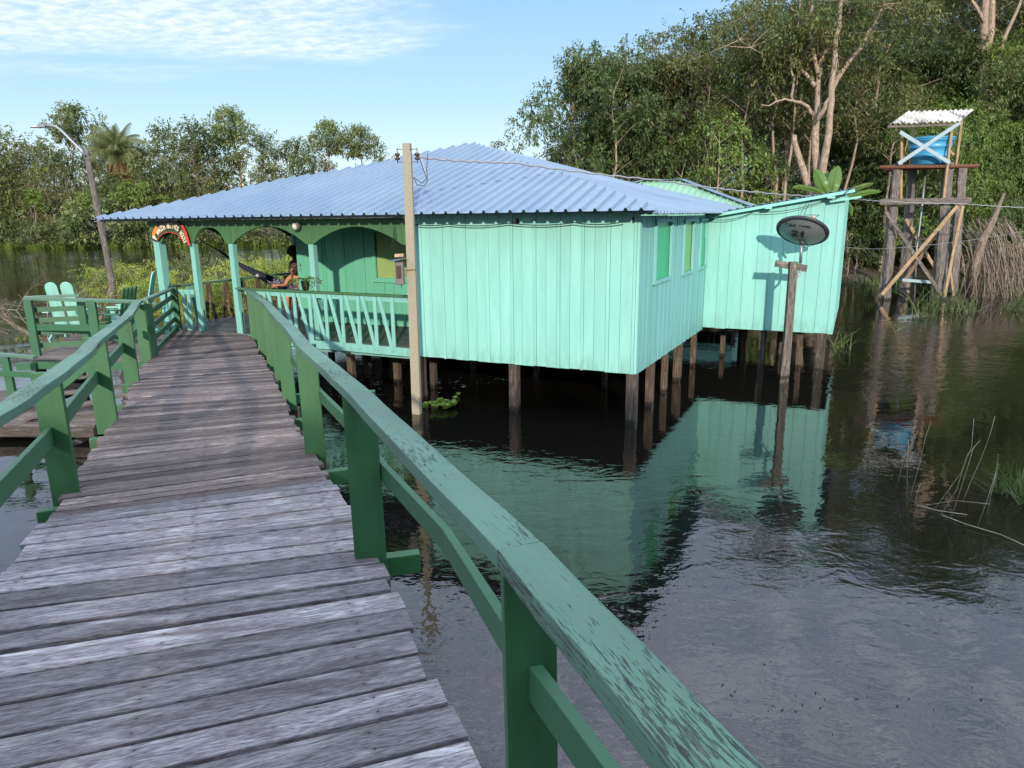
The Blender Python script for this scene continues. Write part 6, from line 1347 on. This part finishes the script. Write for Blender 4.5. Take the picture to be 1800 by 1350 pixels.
m_ = MB(); c = pw_(519.5, 469.5, 16.03); m_.lathe(c, (0, 0, 1), [(.108, -.02), (.112, .02), (.10, .06), (.06, .09), (.01, .10)], 20); m_.plate([c+Vector((-.08, -.07, -.01)), c+Vector((-.20, -.09, -.025)), c+Vector((-.215, 0, -.03)), c+Vector((-.20, .07, -.025)), c+Vector((-.08, .07, -.01))], ZU, .01); m_.build('cap', 'cap', p1)
m_ = MB(); blob(m_, pw_(512.3, 473.2, 15.96), .010, 1, 0, 6, 8); m_.build('eye', 'ink', p1); m_ = MB(); m_.plate([pw_(511.4, 478, 15.95), pw_(514, 478.2, 15.94), pw_(514, 478.8, 15.94), pw_(511.4, 478.6, 15.95)], (0, -1, 0), .003); m_.build('mouth', 'sign_red', p1)
m_ = MB(); 
for dx, dy_ in ((0, 0), (1.6, -.5), (3.0, .1), (.6, 1.6), (2.2, 1.5)): m_.lathe(pw_(522+dx, 493.5+dy_, 15.955), (0, -1, 0), [(.018, 0), (.018, .008)], 7)
m_.build('shirt_print', 'print_yellow', p1)
# second person behind, half hidden by the wall corner
p2 = thing('person', pw_(524, 500, 17.1), 'person with black curly hair standing behind the hammock, half hidden by the porch wall', 'person')
Y2 = 17.0
pts = [(pw_(529, 494, Y2), .13, .11), (pw_(526, 480, Y2), .125, .10), (pw_(523, 466, Y2), .155, .11), (pw_(521, 459, Y2), .10, .08), (pw_(519, 455, Y2), .055, .055), (pw_(517, 451, Y2-.03), .064, .07), (pw_(516, 446, Y2-.04), .078, .09), (pw_(516, 440, Y2-.04), .07, .08)]; edges = [(i, i+1) for i in range(7)]
for dx, dyy, sd2 in ((-10, -.1, -1), (11, .1, 1)):
    b_ = len(pts); pts += [(pw_(521+dx, 463, Y2+dyy), .06, .055), (pw_(522+dx*1.05, 473, Y2+dyy), .046, .045), (pw_(524+dx*.95, 484, Y2+dyy-.05), .037, .037), (pw_(526+dx*.6, 492, Y2+dyy-.2), .025, .022)]; edges += [(3, b_), (b_, b_+1), (b_+1, b_+2), (b_+2, b_+3)]; hand(pts, edges, b_+3, (-.3, -.8, -.3), (1, 0, 0))
for dx in (-4.5, 5):
    b_ = len(pts); pts += [(pw_(528+dx, 502, Y2), .092, .09), (pw_(526+dx, 520, Y2-.05), .065, .068), (pw_(525+dx, 531, Y2-.02), .052, .056), (pw_(525+dx, 544, Y2), .034, .036), (pw_(524+dx, 547.5, Y2-.03), .036, .03), (pw_(520+dx, 549, Y2-.15), .036, .018)]; edges += [(0, b_)]+[(b_+i, b_+i+1) for i in range(5)]
pts.append((pw_(509.5, 447, Y2-.08), .012, .013)); edges.append((6, len(pts)-1))
body('body', 'skin_dark', p2, pts, edges)
body('shirt', 'shirt_dark', p2, [(pw_(529, 494, Y2), .145, .125), (pw_(526, 480, Y2), .142, .118), (pw_(523, 466, Y2), .17, .125), (pw_(521, 460, Y2), .09, .09), (pw_(509, 465, Y2-.1), .068, .066), (pw_(533, 465, Y2+.1), .068, .066)], [(0, 1), (1, 2), (2, 3), (3, 4), (3, 5)])
sp_ = [(pw_(529, 495, Y2), .15, .13)]; se = []
for dx in (-4.5, 5): i = len(sp_); sp_ += [(pw_(528+dx, 503, Y2), .105, .10), (pw_(526.5+dx, 517, Y2-.04), .08, .082)]; se += [(0, i), (i, i+1)]
body('shorts', 'shorts', p2, sp_, se)
m_ = MB(); blob(m_, pw_(514.5, 441.5, Y2-.02), .125, 8, .3, sc=(1, 1, .98)); g = random.Random(5)
for _ in range(30): a = g.uniform(0, 6.28); e_ = g.uniform(-.3, 1.5); blob(m_, pw_(514.5, 441.5, Y2-.02)+Vector((math.cos(a)*math.cos(e_), math.sin(a)*math.cos(e_), math.sin(e_)))*.115, .03, g.random(), .3, 5, 7)
m_.build('hair', 'hair', p2); m_ = MB(); blob(m_, pw_(511, 446.3, Y2-.10), .010, 1, 0, 6, 8); m_.build('eye', 'ink', p2)
# hanging pot plant by the fourth post
qp = HL(6.36, -.04, 1.94); pot = thing('potted_plant', qp, 'small black pot with a trailing green plant on the porch railing beside the post', 'potted plant')
m_ = MB(); m_.lathe(qp, (0, 0, 1), [(.055, 0), (.075, .09), (.08, .15), (.085, .155), (.085, .175), (.07, .175)], 18); m_.build('pot', 'pot_black', pot)
m_ = MB(); g = random.Random(6)
for _ in range(16):
    a = g.uniform(0, 6.28); d = Vector((math.cos(a), math.sin(a), g.uniform(.2, 1.4))).normalized(); p = qp+ZU*.17; q = [p]
    for k_ in range(7): d = (d-ZU*.28).normalized(); p = p+d*.055; q.append(p)
    m_.tube(q, .003, 3, cap=False)
    for k_ in range(2, 8, 1):
        for sg in (-1, 1):
            s_ = Vector((g.gauss(0, 1), g.gauss(0, 1), .2)).normalized(); i = len(m_.v); c = q[k_-1]; u_ = s_.cross(ZU).normalized()*.018; m_.v += [c, c+s_*.03+u_, c+s_*.06, c+s_*.03-u_]; m_.face((i, i+1, i+2, i+3))
m_.build('foliage', 'leaf_lettuce', pot)
m_ = MB(); blob(m_, V3(pY(455, 484.5, 15.9)), .07, 4, .1, sc=(1.1, .8, .6)); m_.build('white_hat', 'cloth_white', label='small white hat resting on the river-side porch rail behind the hammock', cat='hat', loc=pY(455, 484.5, 15.9))
